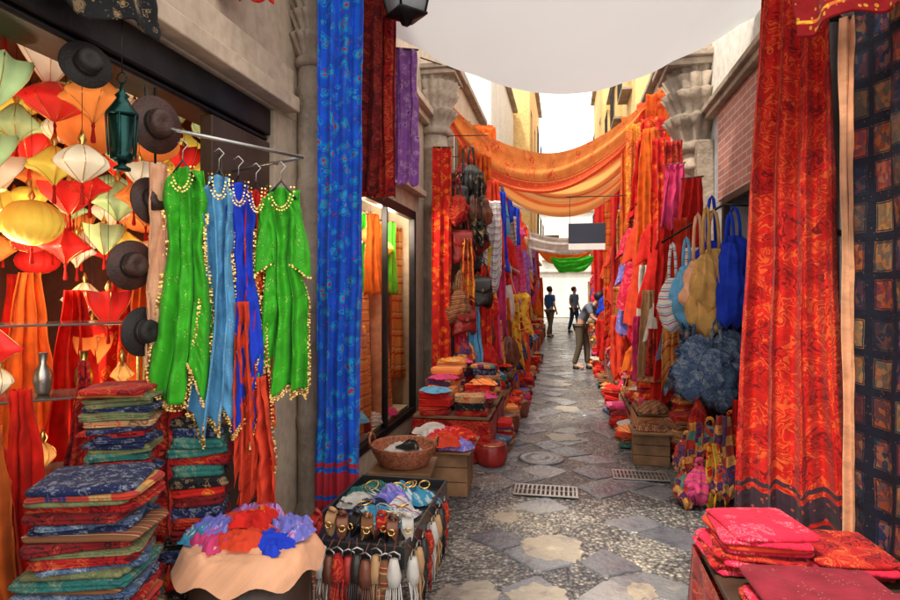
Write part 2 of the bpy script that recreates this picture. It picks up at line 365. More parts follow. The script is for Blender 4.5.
def glow(name,col,st):
    m,nt,bs=newmat(name); L=nt.links
    tc=N(nt,'ShaderNodeTexCoord'); s=N(nt,'ShaderNodeSeparateXYZ'); L.new(tc.outputs['Generated'],s.inputs[0])
    a=mth(nt,'ABSOLUTE',mth(nt,'SUBTRACT',s.outputs[2],0.45)); 
    e=mth(nt,'MULTIPLY',mth(nt,'SUBTRACT',0.55,a),st*1.8)
    n=N(nt,'ShaderNodeTexNoise'); n.inputs['Scale'].default_value=18; n.inputs['Detail'].default_value=6; L.new(tc.outputs['Object'],n.inputs['Vector'])
    e=mth(nt,'MULTIPLY',e,mth(nt,'ADD',n.outputs[0],0.45))
    bs.inputs['Base Color'].default_value=c4(col); bs.inputs['Emission Color'].default_value=c4(col)
    L.new(e,bs.inputs['Emission Strength']); bs.inputs['Roughness'].default_value=0.6
    b=N(nt,'ShaderNodeBump'); b.inputs['Strength'].default_value=0.5; b.inputs['Distance'].default_value=0.01
    L.new(n.outputs[0],b.inputs['Height']); L.new(b.outputs[0],bs.inputs['Normal'])
    return m
G=[glow('pale green lamp silk',(0.5,0.68,0.30),.5),glow('orange lamp silk',(0.95,0.27,0.05),.6),glow('red lamp silk',(0.8,0.02,0.015),.6),
   glow('yellow lamp silk',(0.88,0.62,0.08),.5),glow('cream lamp silk',(0.92,0.76,0.52),.55),glow('amber lamp silk',(1.0,0.42,0.1),.9)]
GN=['pale green','orange','red','yellow','cream','amber']

# ------------------------------------------------------------------ generators
def cloth_mesh(name,w,h,mat,folds=4,amp=0.03,seed=0,wt=1.0,wb=1.0,nu=48,nv=40,hem=0.02,sway=0.02,point=0.0,wr=0.0,**kw):
    V=[];Fc=[];UV=[]
    R=random.Random(seed*7+3); ph=[R.uniform(0,6.28) for _ in range(6)]
    for j in range(nv+1):
        t=j/nv
        ww=w*(wt+(wb-wt)*t)
        for i in range(nu+1):
            s=i/nu
            sd=s+0.05*sin(3*t+ph[0])+0.05*noise.noise(Vector((s*3,t*2,seed)))
            f=sin(2*pi*folds*sd+ph[1]+1.2*t)+0.45*sin(2*pi*folds*2.3*sd+ph[2]-1.5*t)+0.7*noise.noise(Vector((s*folds*1.6,t*1.8,seed*1.7)))
            x=(s-0.5)*ww+sway*sin(2.2*t+ph[3])*t + 0.012*sin(2*pi*folds*sd+ph[4])+.012*noise.noise(Vector((s*2,t*6,seed+3)))
            y=amp*f*(0.65+0.35*t)
            if wr: y+=wr*noise.noise(Vector((s*7+t*3,t*11,seed+9)))+wr*.5*noise.noise(Vector((s*16,t*22,seed+4)))
            z=-h*t - hem*t*t*(noise.noise(Vector((s*4,seed,1)))*1.6+ (0.5*sin(2*pi*folds*sd+ph[5]))) - point*t*t*(1-abs(2*((s+.2*sin(seed))%1)-1))
            V.append((x,y,z)); UV.append((s*w*1.25,h*(1-t)))
    n=nu+1
    for j in range(nv):
        for i in range(nu):
            a=j*n+i; Fc.append((a,a+n,a+n+1,a+1))
    o=mk(name,V,Fc,mat,UV,**kw)
    md=o.modifiers.new('thick','SOLIDIFY'); md.thickness=0.003
    return o

def shawl(loc,rz,w,h,mat,label,name='hanging_shawl',cat='shawl',group=None,pole=True,**kw):
    o=cloth_mesh(name,w,h,mat,loc=loc,rz=rz,**kw)
    tag(o,label,cat,group)
    if pole:
        tube('rod',[(-w*0.55*kw.get('wt',1),0,0.0),(w*0.55*kw.get('wt',1),0,0.0)],0.008,M_dwood,parent=o)
    return o

def veil(loc,rz,w,h,mat,label,seed,sleeve=None,top=.55,folds=3.2,point=.16,nu=60,nv=76):
    o=cloth_mesh('hanging_dress',w,h,mat,folds=folds,amp=.03,seed=seed,wt=top,wb=1.0,nu=nu,nv=nv,hem=.09,sway=.04,point=point,wr=.016,loc=loc,rz=rz)
    n=nu+1
    for j in range(nv+1):
        t=j/nv
        pin=1-.22*math.exp(-((t-.38)/.12)**2)
        for i in range(n):
            s=abs(2*i/nu-1); v=o.data.vertices[j*n+i]
            v.co.z-= .06*s*s*max(0,1-t*4)
            v.co.x*=pin
            if t<.22: v.co.x*=1+.2*sin(pi*t/.22)
    P=[v.co.copy() for v in o.data.vertices]
    o2=cloth_mesh('back_layer',w*.9,h*.93,mat,folds=folds*.8,amp=.02,seed=seed+50,wt=top,wb=.95,nu=30,nv=30,hem=.05,point=point*.6,parent=o); o2.location=(0.01,.04,0)
    V=[];Fc=[]; R=random.Random(seed)
    def disc(c,r):
        b=len(V); tl=R.uniform(-.6,.6)
        for k in range(7): V.append((c[0]+r*cos(k*2*pi/7),c[1]+tl*r*cos(k*2*pi/7)-.006,c[2]+r*sin(k*2*pi/7)))
        Fc.append(tuple(range(b,b+7)))
    for i in range(0,n):
        c=P[nv*n+i]
        for q in range(3): disc((c.x+R.uniform(-.003,.003),c.y-.002,c.z-.004-.010*q),R.uniform(.003,.005))
    for j in range(int(nv*.22),nv):
        for i in (0,nu):
            c=P[j*n+i]; sg=1 if i else -1
            for q in range(2): disc((c.x+sg*(.002+.007*q),c.y-.004,c.z+R.uniform(-.005,.005)),R.uniform(.003,.005))
    for q in range(18):
        t=q/17
        for e in (0,.014): disc(((w*top*.3+e)*cos(pi*t),-.05,-(.09+e)*sin(pi*t)-.005),.004)
    if sleeve:
        for sg in (-1,1):
            Rr=[];m=12
            for i in range(m+1):
                t=i/m; r=.026+.016*t
                cx=sg*(w*.30+.018*t+.008*sin(5*t+seed)); cz=-.07-sleeve*t
                Rr.append([(cx+r*cos(2*pi*k/20)*(1+.25*sin(3*2*pi*k/20+seed+2*t)),0.012*sin(5*t)+r*0.7*sin(2*pi*k/20)*(1+.2*sin(5*t*3+k))-.01,cz+.03*cos(2*pi*k/20)*(-sg)) for k in range(20)])
            loft('sleeve',Rr,mat,cap0=True,cap1=False,parent=o)
            for k in range(20): c=Rr[-1][k]; disc((c[0],c[1],c[2]-.006),.0045)
    mk('coin_trim',V,Fc,M_gold,None,o,False)
    hw=w*top*.45
    tube('hanger',[(-hw,0,-0.05),(0,0,0.03),(hw,0,-0.05)],0.006,M_plastic,parent=o)
    tube('hook',[(0,0,0.03),(0,0,0.07),(0.02,0,0.095),(0.0,0,0.115),(-0.02,0,0.10)],0.003,M_steel,parent=o)
    tag(o,label,'dress'); return o

def interp(P,t):
    for k in range(len(P)-1):
        if t<=P[k+1][0]:
            a,b=P[k],P[k+1]; u=(t-a[0])/(b[0]-a[0]); u=u*u*(3-2*u)
            return tuple(a[q]+(b[q]-a[q])*u for q in range(1,len(a)))
    return P[-1][1:]

SHAPES={'dress':[(0,.07,.045),(.05,.15,.055),(.10,.165,.06),(.3,.13,.05),(.42,.115,.05),(1,.25,.09)],
        'tunic':[(0,.07,.04),(.06,.17,.055),(.12,.18,.06),(.5,.17,.055),(1,.21,.07)],
        'skirt':[(0,.12,.06),(.04,.125,.06),(.4,.18,.075),(1,.27,.1)],
        'trouser':[(0,.13,.07),(.1,.15,.08),(.5,.2,.09),(.9,.12,.06),(1,.08,.05)]}
def garment(loc,rz,h,mat,label,shape='dress',seed=0,ws=1.0,sleeves=True,slen=0.35,fold=7,group=None,name='hanging_dress',cat='dress',nz=18,seg=40,mat2=None,sl_w=1.0,depth=1.0,fa=1.0,hemv=.03):
    rings=[]; P=SHAPES[shape]
    for i in range(nz+1):
        t=i/nz; w,d=interp(P,t); w*=ws; d*=depth
        ring=[]
        for j in range(seg):
            a=2*pi*j/seg
            fd=(0.03+0.17*t)*fa*(sin(fold*a+seed+1.5*t)+.5*sin(fold*1.7*a+seed*2-2*t))
            f=1+fd+0.18*t*noise.noise(Vector((cos(a)*2,sin(a)*2,seed+t*2)))
            x=w*cos(a)*(1+0.03*sin(fold*a+seed)*t)+.02*t*sin(3*t+seed); y=d*sin(a)*f + (0.01*sin(6*t+seed))
            z=-h*t-hemv*t*t*(sin(3*a+seed)+.6*sin(5*a+seed*2))
            if t==0: z+=0.02*abs(cos(a))
            ring.append((x,y,z))
        rings.append(ring)
    o=loft(name,rings,mat,cap0=False,cap1=False,loc=loc,rz=rz)
    if sleeves:
        for sg in (-1,1):
            R=[];m=8
            for i in range(m+1):
                t=i/m; r=(0.05+0.035*t)*sl_w
                cx=sg*(0.125*ws+0.03*ws+0.05*t*ws); cz=-0.075*h-0.01-slen*t
                R.append([(cx+r*cos(2*pi*k/16)*(1+.15*sin(3*k+seed)),0.012*sin(5*t)+r*0.6*sin(2*pi*k/16)*(1+0.3*t*sin(k*2.1)),cz+0.04*cos(2*pi*k/16)*(-sg)) for k in range(16)])
            loft('sleeve',R,mat2 or mat,cap0=True,cap1=False,parent=o)
    hw=0.15*ws
    tube('hanger',[(-hw,0,-0.055*h),(0,0,0.03),(hw,0,-0.055*h)],0.006,M_plastic,parent=o)
    tube('hook',[(0,0,0.03),(0,0,0.07),(0.02,0,0.095),(0.0,0,0.115),(-0.02,0,0.10)],0.003,M_steel,parent=o)
    tag(o,label,cat,group)
    return o

def bag(loc,rz,w,h,d,mat,label,kind='sack',seed=0,strap=0.35,name='shoulder_bag',cat='bag',group=None,mat2=None,smat=None,crush=0.0):
    R=[];nz=18 if crush else 14;seg=36 if crush else 28
    if kind=='sack': P=[(0,.12,.15),(.06,.22,.32),(.25,.36,.7),(.65,.5,1.0),(.9,.44,.85),(1,.2,.3)]
    elif kind=='hand': P=[(0,.36,.35),(.04,.38,.45),(.5,.47,.85),(.92,.5,1.0),(1,.46,.8)]
    else: P=[(0,.32,.5),(.15,.45,.9),(.8,.5,1.0),(.95,.47,.9),(1,.36,.6)]
    rs=random.Random(seed*13+1); sk=rs.uniform(-.18,.18); bel=rs.uniform(-.12,.12)
    for i in range(nz+1):
        t=i/nz; a_,b_=interp(P,min(1,max(0,t+bel*sin(pi*t)))); ring=[]
        for j in range(seg):
            a=2*pi*j/seg
            e=0.75 if kind!='sack' else 0.95
            cx=math.copysign(abs(cos(a))**e,cos(a)); cy=math.copysign(abs(sin(a))**e,sin(a))
            pl=1+(0.22*(1-t)+.05 if kind=='sack' else 0.03)*sin(9*a+seed+2*t)+(0.22 if kind=='sack' else .12)*noise.noise(Vector((cos(a)*2,sin(a)*2,t*4+seed)))
            if crush: 
                pp=Vector((cos(a)*3.2,sin(a)*3.2,t*4+seed)); pl+=crush*(abs(noise.noise(pp))*-1.6+.25)+crush*.5*noise.noise(pp*2.2)
            ring.append((a_*w*cx*pl+sk*w*t*t,b_*d*0.5*cy*pl,-h*t+0.03*sin(seed+2*a)*t+ (crush*.12*noise.noise(Vector((cos(a)*3,sin(a)*3,seed)))*t)))
        R.append(ring)
    o=loft(name,R,mat,loc=loc,rz=rz)
    sw=w*(0.12 if kind=='sack' else 0.33)
    sm=smat or mat
    pts=[(-sw,0,-0.02)]+[(-sw*cos(pi*k/8),0.01*sin(k),strap*sin(pi*k/8)) for k in range(1,8)]+[(sw,0,-0.02)]
    tube('strap',pts,0.010 if kind!='sack' else 0.013,sm,parent=o)
    if kind=='hand':
        V=[];Fc=[];UV=[]
        for i in range(7):
            t=i/6
            for j in range(11):
                s=j/10; x=(s-.5)*w*0.86*(1-0.1*t); yy=-d*0.5*(0.5+0.55*min(1,t*1.6))-0.008
                V.append((x,yy if t>0 else 0,-h*0.55*t*(1-0.25*abs(2*s-1)**3)+ (0.012 if t==0 else 0))); UV.append((x,t*h*.5))
        for i in range(6):
            for j in range(10):
                a=i*11+j; Fc.append((a,a+11,a+12,a+1))
        f=mk('flap',V,Fc,mat2 or mat,UV,o); md=f.modifiers.new('t','SOLIDIFY'); md.thickness=0.004
        tube('buckle',[(0.015*cos(k*pi/3),-d*0.5-0.024,-h*0.46+0.015*sin(k*pi/3)) for k in range(7)],0.003,M_gold,parent=o)
    if kind=='pack':
        Rr=[]
        for i in range(6):
            t=i/5; q=[.8,1,1,1,.95,.6][i]
            Rr.append([(0.34*w*q*math.copysign(abs(cos(2*pi*k/16))**.6,cos(2*pi*k/16)),-d*0.5-0.01+0.05*q*math.copysign(abs(sin(2*pi*k/16))**.6,sin(2*pi*k/16)),-h*(0.5+0.38*t)) for k in range(16)])
        loft('pocket',Rr,mat2 or mat,parent=o)
    tag(o,label,cat,group); return o

def folded(name,loc,rz,w,d,h,mat,layers=2,seed=0,tag_=None):
    R=[];seg=44;nz=layers*5
    for i in range(nz+1):
        t=i/nz; g=abs(sin(pi*layers*t))**0.6; ring=[]
        for j in range(seg):
            a=2*pi*j/seg; ca,sa=cos(a),sin(a)
            e=0.2
            x=math.copysign(abs(ca)**e,ca)*w/2; y=math.copysign(abs(sa)**e,sa)*d/2
            lay=int(min(t*layers,layers-.001))
            nn=noise.noise(Vector((ca*2,sa*2,seed*3.1+lay*2.9)))
            k=1-(0.035*(1-g))+0.07*nn
            z=h*t+0.010*noise.noise(Vector((x*6,y*6,seed)))
            ring.append((x*k,y*k,z))
        R.append(ring)
    for q in (0.93,0.6,0.25):
        R.append([(p[0]*q,p[1]*q,p[2]+0.004+0.008*noise.noise(Vector((p[0]*8*q,p[1]*8*q,seed)))) for p in R[nz]])
    V=[];Fc=[];UV=[];n=seg
    for r in R:
        for p in r: V.append(p); UV.append((p[0]+p[2]*0.3+5,p[1]+p[2]+5))
    for i in range(len(R)-1):
        for j in range(n):
            a=i*n+j;b=i*n+(j+1)%n; Fc.append((a,b,b+n,a+n))
    Fc.append(tuple(reversed(range(n)))); Fc.append(tuple(range(len(V)-n,len(V))))
    return mk(name,V,Fc,mat,UV,loc=loc,rz=rz)

def stack(x,y,z0,z1,w,d,mats,label,seed=0,rz=0,group='folded textiles in stacks',hh=(0.03,0.06),mess=.1):
    R=random.Random(seed); z=z0;k=0
    while z<z1:
        h=R.uniform(*hh); mt=mats[k%len(mats)] if R.random()<.6 else R.choice(mats)
        o=folded('folded_textile',(x+R.uniform(-.02,.02),y+R.uniform(-.02,.02),z),rz+R.uniform(-mess,mess),w*R.uniform(.84,1.06),d*R.uniform(.84,1.06),h,F[mt],R.choice([1,2,2,3]),seed*10+k)
        tag(o,'folded %s %s'%(F[mt].name,label),'textile',group)
        z+=h+0.003;k+=1
    return z

def heap(loc,rx,ry,h,mat,label,seed=0,name='scarf_heap',cat='scarf',rz=None,drape=0.0,group=None,crump=1.0,irr=1.0):
    V=[];Fc=[];UV=[];nr=26;na=80
    R=random.Random(seed*31+5)
    if rz is None: rz=R.uniform(0,6.28)
    an=R.uniform(0,6.28); ca,sa=cos(an),sin(an)
    for i in range(nr+1):
        t=i/nr
        for j in range(na):
            a=2*pi*j/na; e=1+irr*(0.34*noise.noise(Vector((cos(a)*1.3,sin(a)*1.3,seed)))+0.12*noise.noise(Vector((cos(a)*4,sin(a)*4,seed+7))))
            x=rx*t*cos(a)*e; y=ry*t*sin(a)*e
            wx=noise.noise(Vector((x*5,y*5,seed+1)))*.8; 
            u=(x*ca+y*sa)*24+wx*3; v=(-x*sa+y*ca)*7+wx*2
            c1=noise.noise(Vector((u,v,seed*2.3))); c2=noise.noise(Vector((u*2.1,v*2.4,seed*1.3+4))); c3=noise.noise(Vector((x*6,y*6,seed+20)))
            z=h*(1-t**4)*(0.75+0.6*c3) + crump*(0.026*(.5-abs(c1)*1.5)+.020*c2+.010)*(1-t**6)
            if drape and t>0.84: z-=drape*((t-0.84)/0.16)**1.2*(1+0.25*sin(9*a+seed))
            z=max(z,0.003+.004*(c2+1)) if not drape else z
            V.append((x,y,z)); UV.append((x+3,y+z+3))
    for i in range(nr):
        for j in range(na):
            a=i*na+j;b=i*na+(j+1)%na; Fc.append((a,a+na,b+na,b))
    o=mk(name,V,Fc,mat,UV,loc=loc,rz=rz); tag(o,label,cat,group); return o

def table(loc,rz,w,d,h,label,mat=M_dwood,rim=0.0,name='display_table',cat='table',lt=0.04,skirt=None):
    o=empty(name,loc,rz); 
    boxes('table_top',[(-w/2,w/2,-d/2,d/2,h-0.03,h)],mat,o)
    for sx in (-1,1):
        for sy in (-1,1):
            cx=sx*(w/2-lt);cy=sy*(d/2-lt)
            boxes('leg',[(cx-lt/2,cx+lt/2,cy-lt/2,cy+lt/2,0,h-0.03)],mat,o)
    if rim:
        t=.012
        boxes('rim',[(-w/2-t,w/2+t,-d/2-t,-d/2,h-.05,h+rim),(-w/2-t,w/2+t,d/2,d/2+t,h-.05,h+rim),(-w/2-t,-w/2,-d/2+.001,d/2-.001,h-.05,h+rim),(w/2,w/2+t,-d/2+.001,d/2-.001,h-.05,h+rim)],mat,o,0.003)
    if skirt:
        V=[];Fc=[];UV=[]
        per=[(-w/2,-d/2),(w/2,-d/2),(w/2,d/2),(-w/2,d/2)]
        pts=[]
        for k in range(4):
            a=per[k];b=per[(k+1)%4]
            for q in range(24): pts.append((a[0]+(b[0]-a[0])*q/24,a[1]+(b[1]-a[1])*q/24))
        m=len(pts)
        for i in range(8):
            t=i/7
            for j,(x,y) in enumerate(pts):
                s=1.03+0.03*t*sin(j*0.9)+0.02*t*sin(j*0.37+1)
                V.append((x*s,y*s,h-0.035-(h-0.05)*t)); UV.append((j*0.03,(1-t)*h+3))
        for i in range(7):
            for j in range(m):
                a=i*m+j;b=i*m+(j+1)%m; Fc.append((a,a+m,b+m,b))
        mk('cloth_skirt',V,Fc,skirt,UV,o)
    tag(o,label,cat); return o

def crate(loc,rz,w,d,h,label):
    L=[];n=3;sh=h/n
    for k in range(n):
        z0=k*sh+.003;z1=(k+1)*sh-.003
        L+=[(-w/2,w/2,-d/2,-d/2+.012,z0,z1),(-w/2,w/2,d/2-.012,d/2,z0,z1),(-w/2,-w/2+.012,-d/2+.013,d/2-.013,z0,z1),(w/2-.012,w/2,-d/2+.013,d/2-.013,z0,z1)]
    L.append((-w/2+.013,w/2-.013,-d/2+.013,d/2-.013,0.01,.02))
    for sx in (-1,1):
        for sy in (-1,1):
            cx=sx*(w/2-.03);cy=sy*(d/2-.03); L.append((cx-.014,cx+.014,cy-.014,cy+.014,0,h))
    o=boxes('wooden_crate',L,M_crate,None,0.003,loc,rz); tag(o,label,'crate'); 
    return o

M_wick=solid('wicker',(0.32,0.10,0.045),0.6,0,0.5,60,0.5,90)
def basket(loc,r,h,label,mat=None,seed=0,handles=True):
    prof=[(r*.62,0)]; n=14
    for i in range(n*2+1):
        t=i/(n*2); prof.append((r*(.66+.34*t**.7)+0.007*(i%2),h*t))
    prof+= [(r*1.04,h+.012),(r*1.03,h+.024),(r*.96,h+.02)]
    for i in range(6): prof.append((r*(.95-.3*i/5),h-(h-.02)*i/5))
    o=lathe('wicker_basket',prof,mat or M_wick,36,rib=lambda a,z:1+0.012*sin(18*a+ (z*300)),cap1=True,loc=loc)
    if handles:
        for sg in (-1,1):
            tube('handle',[(sg*r*1.0,-.07,h),(sg*r*1.05,-.05,h+.06),(sg*r*1.07,0,h+.085),(sg*r*1.05,.05,h+.06),(sg*r*1.0,.07,h)],.009,M_wick,parent=o)
    tag(o,label,'basket'); return o

def pouf(loc,r,h,mat,label,seed=0,group='leather floor poufs'):
    prof=[(r*.6,0),(r*.85,h*.06),(r*.99,h*.3),(r,h*.5),(r*.98,h*.72),(r*.86,h*.93),(r*.6,h*.985),(r*.3,h*.97),(r*.06,h*.95)]
    o=lathe('leather_pouf',prof,mat,48,rib=lambda a,z:1-0.035*abs(sin(6*a))**8+.02*sin(3*a+z*14),loc=loc,rz=seed)
    tube('stitching',[(r*.9*cos(k*2*pi/24),r*.9*sin(k*2*pi/24),h*.9+.004) for k in range(25)],.003,M_gold,parent=o)
    tag(o,label,'pouf',group); return o

def lantern(loc,r,h,ci,kind,zc,seed=0,cord=True):
    m=G[ci]
    if kind==0: P=[(.05,.5),(.35,.43),(.8,.22),(1,0),(.85,-.12),(.4,-.35),(.08,-.5)]; pn=.13; k=4
    elif kind==1: P=[(.06,.5),(.3,.4),(.65,.15),(1,-.05),(.55,-.2),(.2,-.4),(.04,-.55)]; pn=.42; k=3
    elif kind==2: P=[(.12,.5),(.6,.42),(.9,.2),(1,0),(.9,-.22),(.6,-.4),(.15,-.5)]; pn=.08; k=8
    else: P=[(.05,-.55),(.2,-.45),(.5,-.2),(.85,.15),(1.0,.5)]; P=P[::-1]; pn=.3; k=3
    prof=[(r*a,h*b) for a,b in P]
    rings=[]
    seg=48; nz=18
    def sm(t):
        q=min(int(t),len(prof)-2); u=t-q
        g=lambda i:prof[max(0,min(len(prof)-1,i))]
        out=[]
        for c in (0,1):
            p0,p1,p2,p3=g(q-1)[c],g(q)[c],g(q+1)[c],g(q+2)[c]
            out.append(.5*((2*p1)+(-p0+p2)*u+(2*p0-5*p1+4*p2-p3)*u*u+(-p0+3*p1-3*p2+p3)*u**3))
        return max(.004,out[0]),out[1]
    for i in range(nz+1):
        rr,zz=sm(i/nz*(len(prof)-1)*.9999)
        ring=[]
        for j in range(seg):
            a=2*pi*j/seg; s=abs(sin(k*a))
            w=1-pn*s**.8+.04*noise.noise(Vector((cos(a)*2,sin(a)*2,i*.3+seed*9)))
            zz2=zz+ (0.06*h*(1-s) if kind==3 and i==0 else 0)
            ring.append((rr*w*cos(a),rr*w*sin(a),zz2))
        rings.append(ring)
    o=loft('silk_lantern',rings,m,cap0=(kind!=3),loc=loc,rz=seed)
    for q in range(min(2*k,8)):
        a=q*pi/k
        pts=[]
        for e in range(9):
            rr,zz=sm(e/8*(len(prof)-1)*.9999); pts.append((rr*1.015*cos(a),rr*1.015*sin(a),zz))
        tube('rib',pts,.0018,M_gold,4,parent=o)
    lathe('finial',[(.004,-.03),(.016,-.02),(.008,0),(.018,.02),(.01,.04),(.003,.06)],M_gold,10,parent=o).location=(0,0,h*.5)
    if cord:
        lathe('tassel',[(.003,0),(.008,-.015),(.005,-.03),(.011,-.08),(.008,-.09)],F['red'],10,parent=o).location=(0,0,-h*.52)
        tube('cord',[(0,0,h*.5+.05),(0,0,zc-loc[2])],.0014,M_metal,4,parent=o)
    tag(o,'glowing %s silk lantern in the lamp shop'%GN[ci],'lantern','silk lanterns in the lamp shop')
    return o

# ------------------------------------------------------------------ ground
g=mk('ground',[(-120,-80,-0.02),(120,-80,-0.02),(120,160,-0.02),(-120,160,-0.02)],[(0,1,2,3)],M_peb,smooth=False)
tag(g,'dark pebble ground under the market lane','ground',kind='structure')
def pavement():
    V=[];Fc=[];FM=[]
    R=random.Random(3)
    V+=[(-1.9,-3,0),(1.9,-3,0),(1.9,34,0),(-1.9,34,0)]; Fc.append((0,1,2,3)); FM.append(0)
    def slab(cs,mi):
        P=[]; m=len(cs)
        for k in range(m):
            a=cs[k];b=cs[(k+1)%m]
            for u in (.08,.36,.64,.92):
                P.append((a[0]+(b[0]-a[0])*u+R.uniform(-.006,.006),a[1]+(b[1]-a[1])*u+R.uniform(-.006,.006)))
        cx=sum(c[0] for c in P)/len(P); cy=sum(c[1] for c in P)/len(P)
        n=len(P); b=len(V); hh=0.007+R.uniform(-.002,.003)
        for c in P: V.append((c[0],c[1],0.0005))
        for c in P: V.append((cx+(c[0]-cx)*.965,cy+(c[1]-cy)*.965,hh+R.uniform(-.0008,.0008)))
        Fc.append(tuple(range(b+n,b+2*n))); FM.append(mi)
        for a in range(n):
            c=(a+1)%n; Fc.append((b+a,b+c,b+n+c,b+n+a)); FM.append(mi)
    def blocked(cx,cy):
        return (abs(cy-4.8)<.2 and abs(cx+.15)<.33) or (abs(cy-5.35)<.18 and abs(cx-.63)<.3) or math.hypot(cx+.22,cy-5.75)<.36
    q=0.22
    jit={}
    def nd(i,j):
        if (i,j) not in jit: jit[(i,j)]=(j*q+.05+R.uniform(-.06,.06),-1+i*q+R.uniform(-.06,.06))
        return jit[(i,j)]
    for i in range(-10,160):
        for j in range(-3,4):
            if (i+j)%2: continue
            cx=j*q+.05; cy=-1+i*q
            if blocked(cx,cy): continue
            pr=.30+.8*max(0,noise.noise(Vector((cx*1.3,cy*.8,3))))
            if R.random()<pr: continue
            cs=[]
            for (di,dj) in ((-1,0),(0,1),(1,0),(0,-1)):
                p=nd(i+di,j+dj); cs.append((cx+(p[0]-cx)*.955,cy+(p[1]-cy)*.955))
            slab(cs,R.choice([1,1,2,3,1,4]))
    for sd in (-1,1):
        xs=[.05+sd*.92,.05+sd*1.24,.05+sd*1.58]
        for c in range(2):
            xa,xb=sorted((xs[c],xs[c+1])); y=-2.5+c*.2
            while y<34:
                ln=R.uniform(.32,.62); 
                if not blocked((xa+xb)/2,y+ln/2) and R.random()>.08:
                    J=lambda:R.uniform(-.014,.006)
                    slab([(xa+.006-J(),y+.006-J()),(xb-.006+J(),y+.006-J()),(xb-.006+J(),y+ln-.006+J()),(xa+.006-J(),y+ln-.006+J())],R.choice([1,1,2,3]))
                y+=ln
    o=mk('pavement',V,Fc,[M_peb,M_slate,M_slate2,M_slate3,M_peb2],None,None,False,fm=FM)
    tag(o,'slate slab and pebble mosaic paving of the lane','paving',kind='structure')
pavement()
def flag(x,y,rx,ry,seed):
    R=random.Random(seed+40); n=44; P=[]
    for q in range(n):
        a=2*pi*q/n; e=1+.35*noise.noise(Vector((cos(a)*1.4,sin(a)*1.4,seed*3.3)))+.22*noise.noise(Vector((cos(a)*4,sin(a)*4,seed)))
        e*=(abs(cos(a+seed))**3+abs(sin(a+seed))**3)**-.3
        P.append((rx*e*cos(a),ry*e*sin(a)))
    V=[(x+p[0],y+p[1],.002) for p in P]+[(x+p[0]*.97,y+p[1]*.97,.0125) for p in P]+[(x,y,.0135)]; Fc=[]
    for q in range(n):
        c=(q+1)%n; Fc.append((q,c,n+c,n+q)); Fc.append((n+q,n+c,2*n))
    o=mk('paving_stone',V,Fc,M_marble,smooth=False); tag(o,'worn cream marble paving stone set in slate','paving stone','worn marble paving stones',kind='structure')
for i,(x,y,rx,ry) in enumerate([(-.06,3.75,.2,.17),(-.50,3.05,.17,.19),(-.14,3.12,.16,.16),(-.02,6.6,.18,.15),(-.1,2.5,.2,.2),(.02,8.2,.18,.18),(-.4,4.2,.09,.1),(-.1,10.3,.2,.18),(.4,3.3,.08,.08)]): flag(x,y,rx,ry,i)
def grate(x,y,w,d,rz):
    o=empty('drain_grate',(x,y,0.012),rz)
    t=.02;L=[(-w/2,w/2,-d/2,-d/2+t,0,.008),(-w/2,w/2,d/2-t,d/2,0,.008),(-w/2,-w/2+t,-d/2+t,d/2-t,0,.008),(w/2-t,w/2,-d/2+t,d/2-t,0,.008)]
    boxes('frame',L,M_steel,o,0.001)
    B=[];n=13
    for k in range(n):
        xx=-w/2+t+(w-2*t)*(k+.5)/n; B.append((xx-.008,xx+.008,-d/2+t,d/2-t,.001,.007))
    B.append((-w/2+t,w/2-t,-.006,.006,.0,.0078))
    boxes('bars',B,M_steel,o,0)
    boxes('drain_pit',[(-w/2+.002,w/2-.002,-d/2+.002,d/2-.002,-.004,-.001)],M_dark,o,0)  # thin dark sheet; shade below the bars is put into its colour
    tag(o,'rectangular steel drain grate set in the paving','drain','drain grates in the lane')
grate(-.15,4.8,.5,.26,0); grate(.63,5.35,.46,.26,-.0)
mh=lathe('manhole_cover',[(.22,0),(.22,.012),(.19,.014),(.18,.010),(.13,.010),(.12,.014),(.07,.014),(.06,.01),(.01,.012)],M_slate2,40,loc=(-.22,5.75,0.001)); tag(mh,'round pale stone manhole cover in the paving','manhole cover')

# ------------------------------------------------------------------ buildings
def column(parent,x,y,r,z1,zc,side,cap_r=None):
    cap_r=cap_r or r*1.7
    P=[(r*1.35,0),(r*1.35,.1),(r*1.2,.12),(r*1.3,.18),(r*1.05,.22),(r,.28)]
    for z in (z1*.25,z1*.5,z1*.75): P+=[(r,z-.05),(r*1.08,z-.03),(r*1.08,z+.03),(r,z+.05)]
    P+=[(r,z1-.2),(r*1.12,z1-.18),(r*1.12,z1-.13),(r*.98,z1-.11),(r*.98,z1)]
    c=lathe('column',P,M_sand,24,parent=parent); c.location=(x,y,0)
    h=zc-z1
    Q=[(r*1.0,0),(r*1.2,.03*h),(r*1.2,.1*h),(r*1.02,.13*h),(r*1.3,.28*h),(r*1.58,.36*h),(r*1.15,.42*h),(r*1.4,.54*h),(r*1.65,.62*h),(r*1.3,.66*h),(cap_r,.78*h),(cap_r*.8,.81*h),(cap_r*.9,.86*h)]
    k=lathe('capital',Q,M_sand,96,rib=lambda a,z:1+0.14*abs(sin(8*a+ (0 if z<.45*h else .6)))*(1 if z>.13*h else 0),parent=c); k.location=(0,0,z1)
    cr=cap_r*1.08
    boxes('abacus',[(-cr,cr,-cr,cr,z1+.86*h,z1+.93*h),(-cr*1.15,cr*1.15,-cr*1.15,cr*1.15,z1+.931*h,zc)],M_sand,c,0.01)
    return c

